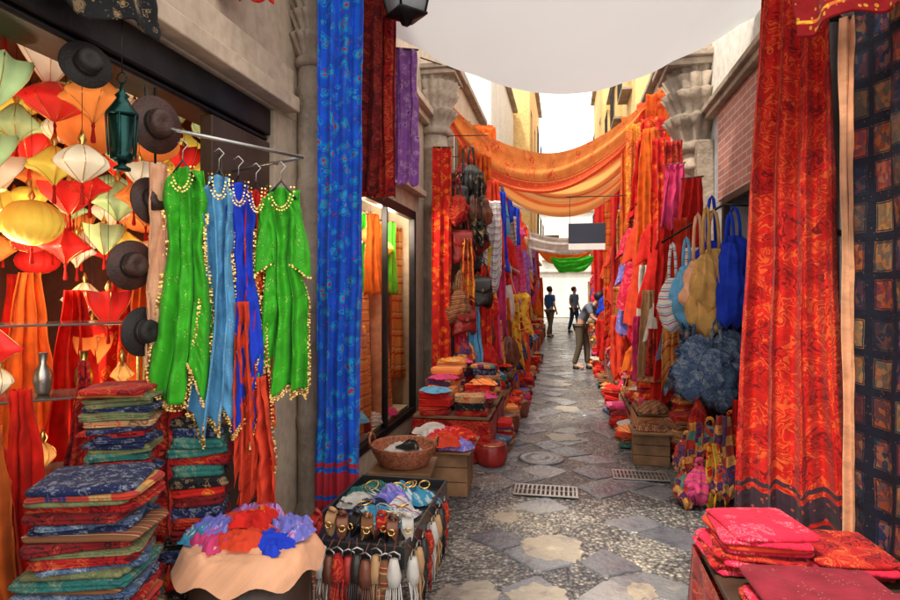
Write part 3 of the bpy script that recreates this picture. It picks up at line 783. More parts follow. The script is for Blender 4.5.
LB=empty('shop_building',(-1.7,3.5,0)); off=(1.7,-3.5,0)
def lb(name,L,mat,bev=0.006,parent=None):
    o=boxes(name,L,mat,None,bev); o.parent=parent or LB; o.location=off if not parent else (0,0,0); return o
W=[(-2.0,-1.7,-1.0,.4,0,2.68),(-2.0,-1.7,3.32,4.5,0,2.68),(-2.0,-1.7,6.7,7.8,0,2.68),(-2.0,-1.7,4.501,6.699,0,.2),(-2.0,-1.7,4.501,6.699,2.5,2.68),(-2.0,-1.7,-1.0,7.8,2.681,5.2),
   (-4.8,-2.001,7.5,7.8,0,5.2),(-4.8,-2.001,-1.0,-.7,0,5.2),(-4.8,-4.5,-.699,7.499,0,5.2),(-4.499,-2.001,-.699,7.499,5.0,5.2)]
lb('wall',W,M_cream)
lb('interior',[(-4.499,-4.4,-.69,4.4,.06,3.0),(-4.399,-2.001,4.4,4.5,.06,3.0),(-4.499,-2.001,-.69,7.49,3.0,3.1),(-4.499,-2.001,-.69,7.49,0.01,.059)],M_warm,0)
lb('interior_lining',[(-2.75,-2.7,4.51,7.4,.061,2.99),(-2.69,-2.02,6.75,6.8,.061,2.99)],M_lite,0)
lb('fascia',[(-1.699,-1.6,.2,3.45,2.69,2.78),(-1.699,-1.64,.2,3.45,2.781,2.95),(-1.699,-1.6,4.0,6.9,2.69,2.76),(-1.699,-1.62,-.9,7.7,3.62,3.70),(-1.699,-1.55,-.9,7.7,3.701,3.78)],M_cream,0.008)
lb('shutter_box',[(-1.95,-1.72,.41,3.31,2.52,2.675),(-1.95,-1.74,.41,3.31,2.49,2.515)],M_metal,0.01)
lb('door',[(-1.80,-1.73,2.72,3.315,.02,2.48),(-1.729,-1.715,2.78,3.25,.2,1.0),(-1.729,-1.715,2.78,3.25,1.1,2.3)],M_dwood,0.012)
wn=lb('window',[(-1.75,-1.68,4.5,4.57,.2,2.5),(-1.75,-1.68,6.63,6.7,.2,2.5),(-1.75,-1.68,4.571,6.629,.2,.27),(-1.75,-1.68,4.571,6.629,2.40,2.5),(-1.745,-1.685,5.58,5.61,.271,2.399)],M_metal)
gm,gnt,gbs=newmat('window glass'); 
tb=N(gnt,'ShaderNodeBsdfTransparent'); gl=N(gnt,'ShaderNodeBsdfGlossy'); gl.inputs['Roughness'].default_value=0.02
fr=N(gnt,'ShaderNodeFresnel'); fr.inputs[0].default_value=1.2; mx=N(gnt,'ShaderNodeMixShader')
gnt.links.new(fr.outputs[0],mx.inputs[0]); gnt.links.new(tb.outputs[0],mx.inputs[1]); gnt.links.new(gl.outputs[0],mx.inputs[2]); gnt.links.new(mx.outputs[0],gnt.nodes['Material Output'].inputs[0])
mk('pane',[(-1.712,4.572,.272),(-1.712,6.628,.272),(-1.712,6.628,2.398),(-1.712,4.572,2.398)],[(0,1,2,3)],gm,None,wn,False)
for (x,y,r,z1,zc) in ((-1.6,3.64,.095,3.02,3.55),(-1.60,7.3,.17,3.5,4.3)):
    column(LB,x+1.7,y-3.5,r,z1,zc,-1)
tag(LB,'cream rendered shop building with carved columns and open shopfront','building')

RB=empty('shop_building',(1.55,4,0)); 
def rb(name,L,mat,bev=0.006):
    o=boxes(name,L,mat,None,bev); o.parent=RB; o.location=(-1.55,-4,0); return o
rb('wall',[(1.55,1.9,1.6,4.25,0,2.5),(1.55,1.9,6.2,7.9,0,2.5),(1.55,1.9,1.6,7.9,2.501,5.0),(1.901,4.5,1.6,1.9,0,5.0),(1.901,4.5,7.6,7.9,0,5.0),(4.2,4.5,1.901,7.599,0,5.0),(1.901,4.199,1.901,7.599,4.8,5.0)],M_grey)
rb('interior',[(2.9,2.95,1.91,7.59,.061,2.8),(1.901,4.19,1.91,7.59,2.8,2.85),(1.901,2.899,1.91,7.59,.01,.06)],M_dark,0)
rb('brick_wall',[(1.525,1.549,4.1,6.5,2.5,3.4)],M_brick,0.003)
rb('cornice',[(1.46,1.549,1.7,7.8,3.41,3.47),(1.42,1.549,1.7,7.8,3.471,3.53)],M_sand,0.008)
rb('white_wall',[(1.53,1.549,1.7,7.8,3.54,4.95)],M_white,0.003)
rb('door_frame',[(1.5,1.56,4.2,4.27,0,2.5),(1.5,1.56,6.18,6.25,0,2.5),(1.5,1.56,4.271,6.179,2.43,2.499)],M_dwood)
column(RB,-.10,3.1,.21,3.1,4.15,1,cap_r=.34)
rb('pilaster',[(1.38,1.549,6.75,7.7,0,3.2),(1.38,1.549,6.75,7.7,4.16,4.9)],M_sand,0.015)
tag(RB,'grey and brick shop building with carved stone column','building')
dp=tube('downpipe',[(1.47,3.74,0),(1.47,3.74,4.9)],.05,M_pipe,14)
tag(dp,'dark grey round metal downpipe fixed to the wall','downpipe')
for z in (.5,1.9,3.1):
    b_=lathe('bracket',[(.052,z),(.06,z+.005),(.06,z+.035),(.052,z+.04)],M_metal,14,parent=dp); b_.location=(1.47,3.74,0)

solid_glass=solid('dark window glass',(0.12,0.14,0.17),0.08,0,0.3,2,0)
def building(side,y0,y1,H,X,mat,label,shop=(0.35,2.45),balc=False,seed=0,smat=None):
    o=empty('town_building',(X,(y0+y1)/2,0)); my=(y0+y1)/2
    ops=[(y0+shop[0],y1-shop[0],0.0,shop[1])]
    z=3.4
    while z+1.5<H:
        n=max(1,int((y1-y0)/2.2)); st=(y1-y0)/n
        for k in range(n):
            c=y0+st*(k+.5); ops.append((c-.42,c+.42,z,z+1.45))
        z+=2.7
    ys=sorted(set([y0,y1]+[v for a in ops for v in a[:2]])); zs=sorted(set([0,H]+[v for a in ops for v in a[2:]]))
    V=[];Fc=[];d=.24*side
    def q(a,b,c,e):
        n=len(V); V.extend([a,b,c,e]); Fc.append((n,n+1,n+2,n+3))
    for i in range(len(ys)-1):
        for j in range(len(zs)-1):
            cy=(ys[i]+ys[i+1])/2;cz=(zs[j]+zs[j+1])/2
            if any(a[0]<cy<a[1] and a[2]<cz<a[3] for a in ops): continue
            q((0,ys[i]-my,zs[j]),(0,ys[i+1]-my,zs[j]),(0,ys[i+1]-my,zs[j+1]),(0,ys[i]-my,zs[j+1]))
    for a in ops:
        A,B=a[0]-my,a[1]-my
        q((0,A,a[2]),(d,A,a[2]),(d,A,a[3]),(0,A,a[3])); q((0,B,a[2]),(d,B,a[2]),(d,B,a[3]),(0,B,a[3]))
        q((0,A,a[3]),(0,B,a[3]),(d,B,a[3]),(d,A,a[3]))
        if a[2]>0: q((0,A,a[2]),(0,B,a[2]),(d,B,a[2]),(d,A,a[2]))
    D=4*side
    q((0,y0-my,0),(D,y0-my,0),(D,y0-my,H),(0,y0-my,H)); q((0,y1-my,0),(D,y1-my,0),(D,y1-my,H),(0,y1-my,H)); q((0,y0-my,H),(0,y1-my,H),(D,y1-my,H),(D,y0-my,H)); q((D,y0-my,0),(D,y1-my,0),(D,y1-my,H),(D,y0-my,H))
    mk('wall',V,Fc,mat,None,o,False)
    e=0.002*side
    for n_,a in enumerate(ops):
        A,B=a[0]-my,a[1]-my; x0,x1=sorted((d-e,d+.03*side))
        if n_==0:
            boxes('shop_back_panel',[(x0,x1,A+.002,B-.002,0.01,a[3]-.002)],smat or M_dark,o,0)  # shallow back panel; its default dark colour stands in for shade inside
        else:
            xa,xb=sorted((d-.05*side,d-.003*side)); f=.05
            w=boxes('window',[(xa,xb,A+.003,A+f,a[2],a[3]-.003),(xa,xb,B-f,B-.003,a[2],a[3]-.003),(xa,xb,A+f,B-f,a[2]+.003,a[2]+f),(xa,xb,A+f,B-f,a[3]-f,a[3]-.003),(xa,xb,(A+B)/2-.02,(A+B)/2+.02,a[2]+f,a[3]-f)],M_wood,o,0)
            boxes('pane',[(x0,x1,A+.002,B-.002,a[2]+.002,a[3]-.002)],solid_glass,w,0)
            if balc:
                xr=-.22*side; xx=sorted((xr,-0.001*side))
                L=[(xx[0],xx[1],A-.15,B+.15,a[2]-.08,a[2]-.02)]
                bars=[]
                k=A-.13
                while k<B+.14: bars.append((xr-.006,xr+.006,k-.006,k+.006,a[2]-.02,a[2]+.8)); k+=.11
                bars.append((xr-.012,xr+.012,A-.15,B+.15,a[2]+.801,a[2]+.83))
                b=boxes('balcony',L,M_sand,o,0.005); boxes('railing',bars,M_metal,b,0)
    c0,c1=sorted((-.14*side,0.0)); boxes('cornice',[(c0,c1,y0-my,y1-my,H-.22,H-.12)],M_sand,o,0.01)
    boxes('string_course',[(c0,c1,y0-my,y1-my,2.62,2.70)],M_sand,o,0.01)
    tag(o,label,'building'); return o
building(-1,8.0,13.0,5.4,-1.8,M_cream,'cream plastered market building with iron balconies',balc=True,seed=1)
building(-1,13.1,19,7.4,-1.6,M_white,'whitewashed three storey building over market stalls',balc=True,seed=2)
building(-1,19.1,26,9.2,-1.1,M_ochre,'ochre plastered building lining the narrow lane',balc=True,seed=3)
building(1,8.0,13,5.6,1.65,M_cream,'cream sunlit building with shuttered windows',balc=False,seed=4)
building(1,13.1,20,7.8,1.45,M_ochre,'yellow ochre sunlit building with balconies',balc=True,seed=5)
building(1,20.1,26,9.6,1.2,M_ochre,'yellow sunlit tall building at the far lane',balc=True,seed=6)
eb=building(1,-4,4,6.4,0,M_white,'pale sunlit building closing the end of the lane',shop=(3.4,2.1),balc=True,seed=8,smat=M_cream); eb.location=(1.9,36,0); eb.rotation_euler=(0,0,pi/2)  # pale wall and panel colours stand in for haze down the lane

# ------------------------------------------------------------------ canopies and garlands
def canopy():
    V=[];Fc=[];UV=[];nu=70;nv=50
    for j in range(nv+1):
        t=j/nv
        for i in range(nu+1):
            s=i/nu; b=sin(pi*s)
            x=-1.62+3.2*s
            y1=4.9+0.3*s+1.15*b**0.8; y=2.9+(y1-2.9)*t
            z=3.92-0.06*s-(0.10+0.18*t)*b+0.02*sin(2*pi*t*1.5+3*s)*b+0.06*noise.noise(Vector((s*2.2,t*1.6,4)))
            z-=0.05*abs(sin(7*pi*s+t))*(1-b)**.7*0.6
            z+=.014*noise.noise(Vector((s*9+t*5,t*3,8)))
            V.append((x,y,z)); UV.append((x,y))
    n=nu+1
    for j in range(nv):
        for i in range(nu):
            a=j*n+i; Fc.append((a,a+1,a+n+1,a+n))
    m,nt,bs=newmat('white awning canvas'); bs.inputs['Base Color'].default_value=(.74,.75,.78,1); bs.inputs['Roughness'].default_value=.9
    tr=N(nt,'ShaderNodeBsdfTranslucent'); tr.inputs[0].default_value=(.66,.68,.72,1); ms=N(nt,'ShaderNodeMixShader'); ms.inputs[0].default_value=.27
    nt.links.new(bs.outputs[0],ms.inputs[1]); nt.links.new(tr.outputs[0],ms.inputs[2]); nt.links.new(ms.outputs[0],nt.nodes['Material Output'].inputs[0])
    o=mk('canvas_awning',V,Fc,m,UV)
    for (x,y,z,xx) in ((-1.62,4.9,3.92,-1.72),(1.58,5.2,3.86,1.53),(-1.62,2.9,3.92,-1.72),(1.58,2.9,3.86,1.53)):
        tube('tie_rope',[(x,y,z),(xx,y+.05,z+.05)],.006,M_metal,parent=o)
    tag(o,'white canvas sun awning stretched between the buildings','awning')
canopy()
def garland(A,B,sag,h,mat,label,seed=0,folds=2,tuck=.5,skew=0.0):
    A=Vector(A);B=Vector(B);nu=80;nv=28;V=[];Fc=[];UV=[];Ln=(B-A).length
    dirn=(B-A).normalized(); pr=Vector((-dirn.y,dirn.x,0)).normalized()
    for j in range(nv+1):
        t=j/nv
        for i in range(nu+1):
            s=i/nu; p=A.lerp(B,s); c=4*s*(1-s); s2=s**(1+skew); cs=4*s2*(1-s2)
            pinch=0.25+0.75*min(1,c*1.5)
            f=(sin(2*pi*folds*t+seed+2*s)*0.03+0.05*noise.noise(Vector((s*4,t*2,seed))))*pinch
            z=p.z-sag*cs*(1+.12*t)-h*t*pinch+0.006*sin(4*pi*folds*t+seed+3*s)*pinch+.05*noise.noise(Vector((s*3,t*1.2,seed+5)))*c
            q=Vector((p.x,p.y,z))+pr*(f+0.35*tuck*t*c)
            V.append(q-A); UV.append((s*Ln,h*(1-t)))
    n=nu+1
    for j in range(nv):
        for i in range(nu):
            a=j*n+i; Fc.append((a,a+n,a+n+1,a+1))
    o=mk('draped_banner',V,Fc,mat,UV,loc=A)
    tag(o,label,'draped cloth','cloths strung across the lane'); return o
garland((-1.62,7.3,4.25),(1.5,9.2,4.72),1.0,.42,F['garl'],'sheer orange and red patterned cloth strung across the lane',1,skew=-.12)
garland((-1.6,8.8,4.2),(1.5,9.8,4.5),1.08,.42,F['garl2'],'sheer amber striped cloth strung across the lane',2,skew=.1)
garland((-1.6,10.2,3.9),(1.5,11.0,4.3),.85,.22,fabric('pale sheer cloth',(0.95,0.85,0.7),trans=.7),'pale sheer cloth strung across the lane',3)
garland((-1.6,14.2,3.3),(1.5,14.6,3.2),.4,.35,F['wht'],'white cloth strung across the lane',5)
garland((-.35,15.5,2.45),(.75,15.7,2.5),.06,.36,F['grnp'],'small bright green cloth strung over the far stalls',6)
garland((-1.6,17.5,3.5),(1.5,17.4,3.6),.5,.35,F['pnk'],'pink cloth strung across the lane',7)
garland((-1.1,21,3.3),(1.2,21,3.5),.5,.4,F['org'],'orange cloth strung across the lane',8)
cb=tube('overhead_cable',[(-1.68,6.9,4.35)]+[(-1.68+3.2*s,6.9+.6*s,4.35-.3*4*s*(1-s)) for s in [k/12 for k in range(1,12)]]+[(1.52,7.5,4.35)],.008,M_plastic); tag(cb,'black overhead cable slung between the buildings','cable')
wl=empty('street_lamp',(-1.06,3.95,3.68))
lathe('glass_body',[(.13,-.2),(.2,.12)],glow('lamp glass',(0.5,0.55,0.6),.05),4,parent=wl)
lathe('base_plate',[(.03,-.28),(.05,-.24),(.15,-.215),(.15,-.2)],M_metal,4,parent=wl)
lathe('roof',[(.24,.12),(.24,.14),(.12,.26),(.05,.3),(.02,.36)],M_metal,4,parent=wl)
tube('bracket',[(0,0,.34),(-.2,0,.42),(-.45,0,.38),(-.64,0,.2)],.014,M_metal,parent=wl)
for k in range(4):
    a=k*pi/2; tube('glazing_bar',[(.132*cos(a),.132*sin(a),-.2),(.203*cos(a),.203*sin(a),.12)],.008,M_metal,parent=wl)
tag(wl,'black iron street lantern bracketed from the wall','street lamp')
sg=empty('hanging_sign',(.32,9.2,2.40))
boxes('panel',[(-.27,.27,-.015,.015,-.1,.2)],solid('dark blue board',(0.02,0.025,0.05),0.4,0,0.1,4,0),sg,0.004)
boxes('lower_panel',[(-.27,.27,-.014,.014,-.2,-.104)],solid('white board',(0.75,0.75,0.73),0.5,0,0.05,4,0),sg,0.004)
for x in (-.25,.25): tube('cord',[(x,0,.2),(x,0,.6)],.004,M_metal,parent=sg)
tube('bracket',[(-.3,0,.6),(1.33,0,.6)],.008,M_metal,parent=sg)
tag(sg,'dark blue board sign with blank white strip on cords','sign')

# ------------------------------------------------------------------ left lamp shop
R=random.Random(15)
for row,x0 in enumerate((-2.0,-2.3,-2.62,-2.98,-3.4,-3.9)):
    for col in range(9):
        for lev in range(4):
            if R.random()<.10: continue
            y=1.55+col*.31+.15*(row%2)+R.uniform(-.06,.06)
            if y>4.25: continue
            if row==0 and y>2.6: continue
            z=2.72-lev*.26-R.uniform(0,.12)
            if lev==3 and row<2: continue
            r=R.uniform(.09,.17); kd=R.choice([0,1,1,1,3,3,2])
            if row==0: r*=.85
            ci=R.choice([0,0,0,4,4,3,3,1,2,2,2])
            lantern((x0+R.uniform(-.07,.07),y,z),r,r*R.uniform(1.0,1.7),ci,kd,2.99,seed=R.uniform(0,3))
for (x,y,z,r,ci,kd) in ((-1.95,1.74,1.40,.10,2,1),(-2.35,2.75,1.5,.12,2,3),(-2.9,3.2,1.55,.13,4,1),(-2.6,2.9,1.25,.12,1,3),(-3.2,3.6,1.3,.13,2,1)):
    lantern((x,y,z),r,r*1.5,ci,kd,2.99,seed=x*3)
su=empty('display_shelf',(-2.35,2.35,0.06),.75)
glass2=solid('smoked shelf glass',(0.10,0.09,0.08),0.1,0,0.05,4,0)
for k,z in enumerate((.35,.70,1.05,1.38)):
    boxes('shelf_board',[(-.4,.4,-.14,.14,z,z+.010)],glass2,su,.002)
for sx in (-.4,.4):
    for sy in (-.14,.14):
        tube('post',[(sx,sy,0),(sx,sy,1.42)],.009,M_gold,parent=su)
tag(su,'glass and brass shelf unit inside the lamp shop','shelf')
ca,sa=cos(.75),sin(.75)
for k,z in enumerate((.35,.70,1.05)):
    for q in range(5):
        lx=-.32+.16*q; px,py=-2.35+lx*ca,2.35+lx*sa
        if (k+q)%3==0:
            lantern((px,py,.06+z+.012+.07),.055,.12,[5,4,3,2][(k*2+q)%4],[1,3,1,0][(q+k)%4],3,q,cord=False)
        else:
            o=lathe('metal_vase',[(.025,0),(.03,.01),(.04,.06),(.036,.1),(.014,.14),(.02,.19),(.018,.19)],[M_gold,M_gmet,M_steel,F['red']][(k+q*2)%4],20,loc=(px,py,.06+z+.013)); tag(o,'small vase standing on the glass shelf','vase','vases on the glass shelf')
F['redg']=fabric('glowing red cloth',(0.85,0.03,0.015),trans=.5); F['orgg']=fabric('warm orange cloth',(0.95,0.22,0.03),trans=.5)
for i,(x,y,zt,h,w,m) in enumerate(((-2.8,3.7,1.75,1.55,.5,'redg'),(-3.2,3.9,1.8,1.6,.6,'red_fl'),(-3.4,3.2,1.7,1.5,.5,'redg'),(-2.05,1.95,1.22,.95,.26,'redg'),(-1.95,1.75,1.12,.85,.22,'orgg'),(-2.0,2.2,1.3,1.0,.2,'dred'),(-1.9,1.55,1.2,1.0,.2,'redg'),(-2.5,3.2,1.7,1.5,.4,'orgg'),(-2.6,2.8,1.6,1.4,.45,'redg'),(-3.0,2.9,1.7,1.5,.5,'orgg'),(-2.25,1.8,1.25,1.0,.24,'redg'),(-2.2,2.95,1.55,1.4,.3,'redg'),(-1.92,1.64,.95,.6,.16,'redg'),(-2.02,1.85,.9,.55,.18,'coral'))):
    shawl((x,y,zt),.7,w,h,F[m],'%s gathered and hanging inside the lamp shop'%F[m].name,name='hanging_cloth',cat='cloth',folds=3,amp=.045,seed=130+i,nu=36,nv=34,wt=.2,hem=.14,point=.2,pole=False,wr=.02)
heap((-2.0,1.7,.06),.3,.3,.35,F['orgg'],'orange red cloth heaped on the lamp shop floor',140,crump=1.6)
heap((-2.05,1.5,.3),.2,.2,.2,F['yel'],'yellow cloth heaped in the lamp shop',141,crump=1.6)
ml=empty('metal_lantern',(-1.60,1.94,2.19))
lathe('cage',[(.025,-.12),(.042,-.11),(.042,-.09),(.034,-.08),(.048,.04),(.048,.05)],M_gmet,6,parent=ml)
lathe('dome',[(.056,.05),(.056,.058),(.034,.09),(.018,.115),(.025,.125),(.010,.14),(.005,.17)],M_gmet,12,parent=ml)
lathe('foot',[(.03,-.15),(.03,-.14),(.012,-.13),(.018,-.12)],M_gmet,12,parent=ml)
for q in range(6):
    a=q*pi/3; tube('post',[(.047*cos(a),.047*sin(a),-.1),(.055*cos(a),.055*sin(a),.05)],.004,M_gmet,parent=ml)
tube('ring',[(.02*cos(t*.63),0,.19+.02*sin(t*.63)) for t in range(11)],.003,M_gmet,parent=ml); tube('cord',[(0,0,.21),(0,0,.42)],.003,M_metal,4,parent=ml)
tag(ml,'small dark green pierced metal lantern hanging at shopfront','lantern')
def hat(loc,r,mat,label,rz,tilt):
    o=lathe('felt_hat',[(r*1.0,0.012),(r*1.01,.004),(r*.97,0),(r*.55,.006),(r*.5,.02),(r*.47,.05),(r*.42,.06),(r*.2,.062),(.01,.056)],mat,36,rib=lambda a,z:1+(.04*sin(2*a) if z<.02 else 0),loc=loc)
    lathe('hat_band',[(r*.515,.018),(r*.515,.034),(r*.495,.036)],M_bleather,36,parent=o,cap0=False,cap1=False)
    o.rotation_euler=(tilt,0,rz); tag(o,label,'hat','round felt hats hung on the shopfront')
for (x,y,z,r,m,ti,rz) in ((-1.72,1.9,2.42,.09,M_felt,1.35,1.1),(-1.66,2.2,2.28,.12,M_brfelt,1.5,1.3),(-1.70,2.22,1.97,.10,M_brfelt,1.4,1.4),(-1.72,2.13,1.70,.10,M_brfelt,1.55,1.25),(-1.70,2.17,1.43,.10,M_felt,1.5,1.4)):
    hat((x,y,z),r,m,'dark brimmed felt hat hanging at the lamp shop',rz,ti)
hr=tube('hat_cord',[(-1.69,2.24,2.45),(-1.7,2.26,1.3)],.005,M_metal); tag(hr,'dark vertical cord holding round felt hats','cord')

rail=empty('clothes_rail',(-1.45,2.36,2.24))
tube('bar',[(-.2,-.2,.03),(.25,.26,-.02)],.009,M_steel,parent=rail)
tube('bracket',[(-.2,-.2,.03),(-.3,-.1,.22)],.008,M_steel,parent=rail); tube('bracket',[(.25,.26,-.02),(-.25,.5,-.02)],.008,M_steel,parent=rail)
tag(rail,'steel clothes rail bracketed above the shopfront','clothes rail')
veil((-1.56,2.24,2.11),.5,.21,.84,F['grn'],'bright green veil dress with gold coins on the rail',1,folds=2.6)
veil((-1.45,2.33,2.09),.55,.165,1.0,F['cyn'],'light blue sequinned dress on the shopfront rail',2,folds=2.4,point=.1)
veil((-1.40,2.40,2.07),.55,.15,.96,F['blu'],'royal blue dress with coin trim on the rail',3,folds=2.2)
veil((-1.35,2.46,2.05),.55,.13,1.14,F['red_fl'],'red patterned dress hanging on the rail',4,folds=2.2)
veil((-1.25,2.5,2.06),.42,.22,.84,F['grn'],'bright green beaded tunic with gold coin hem',5,folds=3.0,sleeve=.3,top=.66,point=.12)
shawl((-1.33,2.44,1.22),.35,.22,.60,F['coral'],'orange red scarf tail hanging over the table',folds=2.6,amp=.04,seed=61,pole=False,wt=.3,wb=.9,nv=60,hem=.06,wr=.02)
shawl((-1.37,2.38,1.55),.5,.10,.8,F['coral'],'red scarf hanging between the dresses',folds=2,amp=.025,seed=62,pole=False,nv=50,hem=.08,wr=.02,wt=.5)
shawl((-1.64,2.2,2.12),.7,.09,.85,F['pea'],'narrow beige scarf beside the green dress',folds=1.5,amp=.012,seed=9,pole=False,wr=.015)
shawl((-1.62,2.32,1.3),.7,.25,.75,F['dred'],'dark red paisley scarf draped by the stack',folds=3,amp=.02,seed=10,pole=False)

table((-1.62,1.92,0),0.15,.6,.75,.30,'low dark bench under folded textile stacks',name='display_bench',cat='bench')
zt=stack(-1.59,1.80,.305,.92,.36,.30,['tan_p','brn','navy','gry','maroon','teal','fade','org_s','dred','kilim'],'stacked on the shop bench',1,.35,hh=(.012,.028),mess=.2)
o=folded('folded_textile',(-1.59,1.80,zt+.002),.4,.34,.28,.022,F['navy'],1,77); tag(o,'folded navy embroidered cloth on top of the stack','textile','folded textiles in stacks')
stack(-1.75,2.12,.305,1.22,.25,.25,['fade','navy','teal','org_s','brn','dred','fade','navy','tan_p'],'stacked behind the bench',2,.5,hh=(.012,.026),mess=.2)
stack(-1.60,2.42,.02,1.02,.24,.24,['teal','dred','navy','maroon','red_fl','blk'],'stacked near the round table',3,.5,hh=(.03,.05))

TX,TY=-1.27,2.27
rt=empty('round_table',(TX,TY,0))
lathe('table_top',[(.25,.51),(.265,.515),(.265,.545),(.26,.55),(.01,.55)],M_wood,40,parent=rt)
lathe('drum_body',[(.24,.08),(.25,.1),(.235,.3),(.245,.509)],M_dwood,32,parent=rt)
for q in range(4): 
    a=q*pi/2+.4; tube('leg',[(.22*cos(a),.22*sin(a),.53),(.24*cos(a),.24*sin(a),0)],.02,M_dwood,parent=rt)
tag(rt,'round dark wooden drum table holding scarves','table')
heap((TX,TY,.572),.30,.30,.015,F['pea'],'peach satin cloth draped over the round table',1,drape=.08,name='table_cloth',cat='cloth',crump=.9,irr=.2)
for i,(dx,dy,z,r1,r2,h,m) in enumerate(((-.13,.0,.59,.13,.14,.035,'lil'),(.12,.03,.59,.13,.13,.035,'lil'),(-.02,.10,.60,.14,.11,.05,'coral'),(.03,-.07,.595,.12,.10,.035,'coral'),(-.09,-.11,.585,.11,.08,.025,'pnk'),(.14,-.08,.585,.09,.09,.03,'blu'),(-.17,-.07,.585,.08,.08,.03,'aqua'),(.0,.02,.635,.09,.09,.03,'red_fl'),(-.05,.14,.6,.12,.08,.05,'purple'))):
    heap((TX+dx,TY+dy,z),r1,r2,h,F[m],'%s scarf crumpled on the round table'%F[m].name.replace(' cloth',''),1000+i,crump=1.3,group='scarves crumpled on the round table',irr=1.5)

shawl((-1.34,3.44,3.55),.15,.27,3.3,F['blue_shawl'],'long blue flowered shawl with red hem hung by the column',folds=3,amp=.032,seed=21,nv=80,wr=.01)
shawl((-1.44,4.1,3.85),.3,.29,1.56,F['maroon'],'dark maroon patterned shawl hung high on the wall',folds=3,amp=.03,seed=22)
shawl((-1.37,4.36,3.85),.3,.26,1.55,F['dred'],'dark red patterned shawl hung high on the wall',folds=3,amp=.03,seed=23)
shawl((-1.33,4.80,3.6),.4,.26,1.12,F['purple'],'lilac purple shawl hung high on the wall',folds=2.5,amp=.025,seed=24)
shawl((-1.38,6.78,3.25),.2,.22,2.9,F['red_fl'],'long red flowered shawl hanging beside the column',folds=2,amp=.03,seed=25,nv=60)
shawl((-1.55,2.75,3.6),.6,.3,.55,F['red'],'short red cloth hanging above the shopfront',folds=2,amp=.03,seed=26)
shawl((-1.66,1.7,2.95),1.2,.7,.38,F['blk'],'black cloth rolled out under the shop lintel',folds=3,amp=.02,seed=27)

# window display
for i,(y,m) in enumerate(((4.78,'wrug'),(4.98,'org_s'),(5.2,'wrug'),(5.75,'wrug'),(6.0,'pea'),(6.3,'org_s'),(5.45,'wrug'),(6.5,'wrug'))):
    h=[1.6,1.4,1.8,1.5,1.7,1.5,1.2,1.8][i]
    P=[(.02,0),(.085,0)]+[(.09+.012*abs(sin(t*1.57+i)),h*t/16) for t in range(1,16)]+[(.085,h),(.06,h),(.06,h-.01),(.045,h-.01),(.045,h),(.02,h)]
    o=lathe('rolled_carpet',P,F[m],24,loc=(-1.89-.1*(i%2),y,.075)); tag(o,'rolled orange striped wool carpet standing in the window','carpet','rolled carpets in the window')
    o.rotation_euler=(0.03*(i-3),-.03,0)
for i,(y,m,zt_,h) in enumerate(((4.75,'yel',2.5,1.3),(5.05,'fade',2.45,1.2),(5.4,'org',2.5,1.4),(5.8,'grnp',2.4,.9),(6.15,'org_s',2.45,1.3),(6.5,'pea',2.4,1.5))):
    shawl((-2.15,y,zt_),.9,.38,h,F[m],'%s displayed behind the window glass'%F[m].name,name='display_cloth',cat='cloth',group='cloths displayed in the window',folds=3,amp=.03,seed=160+i,nu=30,nv=20)
for i,(y,m,zt_,h) in enumerate(((5.7,'org',2.35,.8),(6.0,'yel',2.3,.7),(6.35,'grnp',2.35,.8),(6.6,'org_s',2.3,1.7))):
    shawl((-1.88,y,zt_),1.0,.22,h,F[m],'%s scarf hung close behind the window glass'%F[m].name,name='display_cloth',cat='cloth',group='cloths displayed in the window',folds=2,amp=.03,seed=180+i,nu=24,nv=20,wt=.6)
for i in range(4):
    lantern((-1.93,4.8+i*.5,2.15-.1*(i%2)),.1,.18,[1,4,5,3][i],i%3,2.99,i)
pouf((-1.9,5.3,.065),.14,.35,M_rleather,'small red leather pouf inside the window',1)
for i in range(4):
    heap((-1.86,4.7+i*.45,.3 if i!=1 else .42),.12,.15,.1,F[['wht','cyn','wht_s','pnk'][i]],'small folded cloth heap inside the window',170+i)
bn=boxes('window_shelf',[(-2.05,-1.76,4.55,6.62,.062,.295)],M_lite,None,.004); tag(bn,'low pale shelf inside the display window','shelf')

# ------------------------------------------------------------------ left tables
table((-.94,2.98,0),0,.5,.92,.44,'black rimmed display table with scarves and trinkets',M_plastic,rim=.05)
for i,(x,y,r1,r2,m) in enumerate(((-1.03,3.2,.15,.2,'teal'),(-.85,3.22,.13,.18,'aqua'),(-.98,2.92,.15,.13,'navy'),(-.83,2.95,.1,.12,'wht_s'),(-.92,3.08,.12,.1,'lil'),(-1.08,3.02,.09,.1,'wht'),(-.88,2.8,.12,.1,'aqua'))):
    heap((x,y,.445+.02*(i>3)),r1,r2,.05,F[m],'%s scarf piled on the display table'%F[m].name.replace(' cloth',''),1100+i,crump=1.3,group='scarves piled on the display table')
R=random.Random(5)
for i in range(18):
    x=-1.12+R.uniform(0,.36);y=2.72+R.uniform(0,.6); rr=R.uniform(.025,.04)
    o=tube('bracelet',[(rr*cos(q*pi/6),rr*sin(q*pi/6),0) for q in range(13)],.004,M_steel if i%2 else M_gold,loc=(x,y,.52)); o.rotation_euler=(R.uniform(-.5,.5),R.uniform(-.5,.5),0)
    tag(o,'shiny metal bracelet lying on the heaped scarves','bracelet','bracelets on the display table')
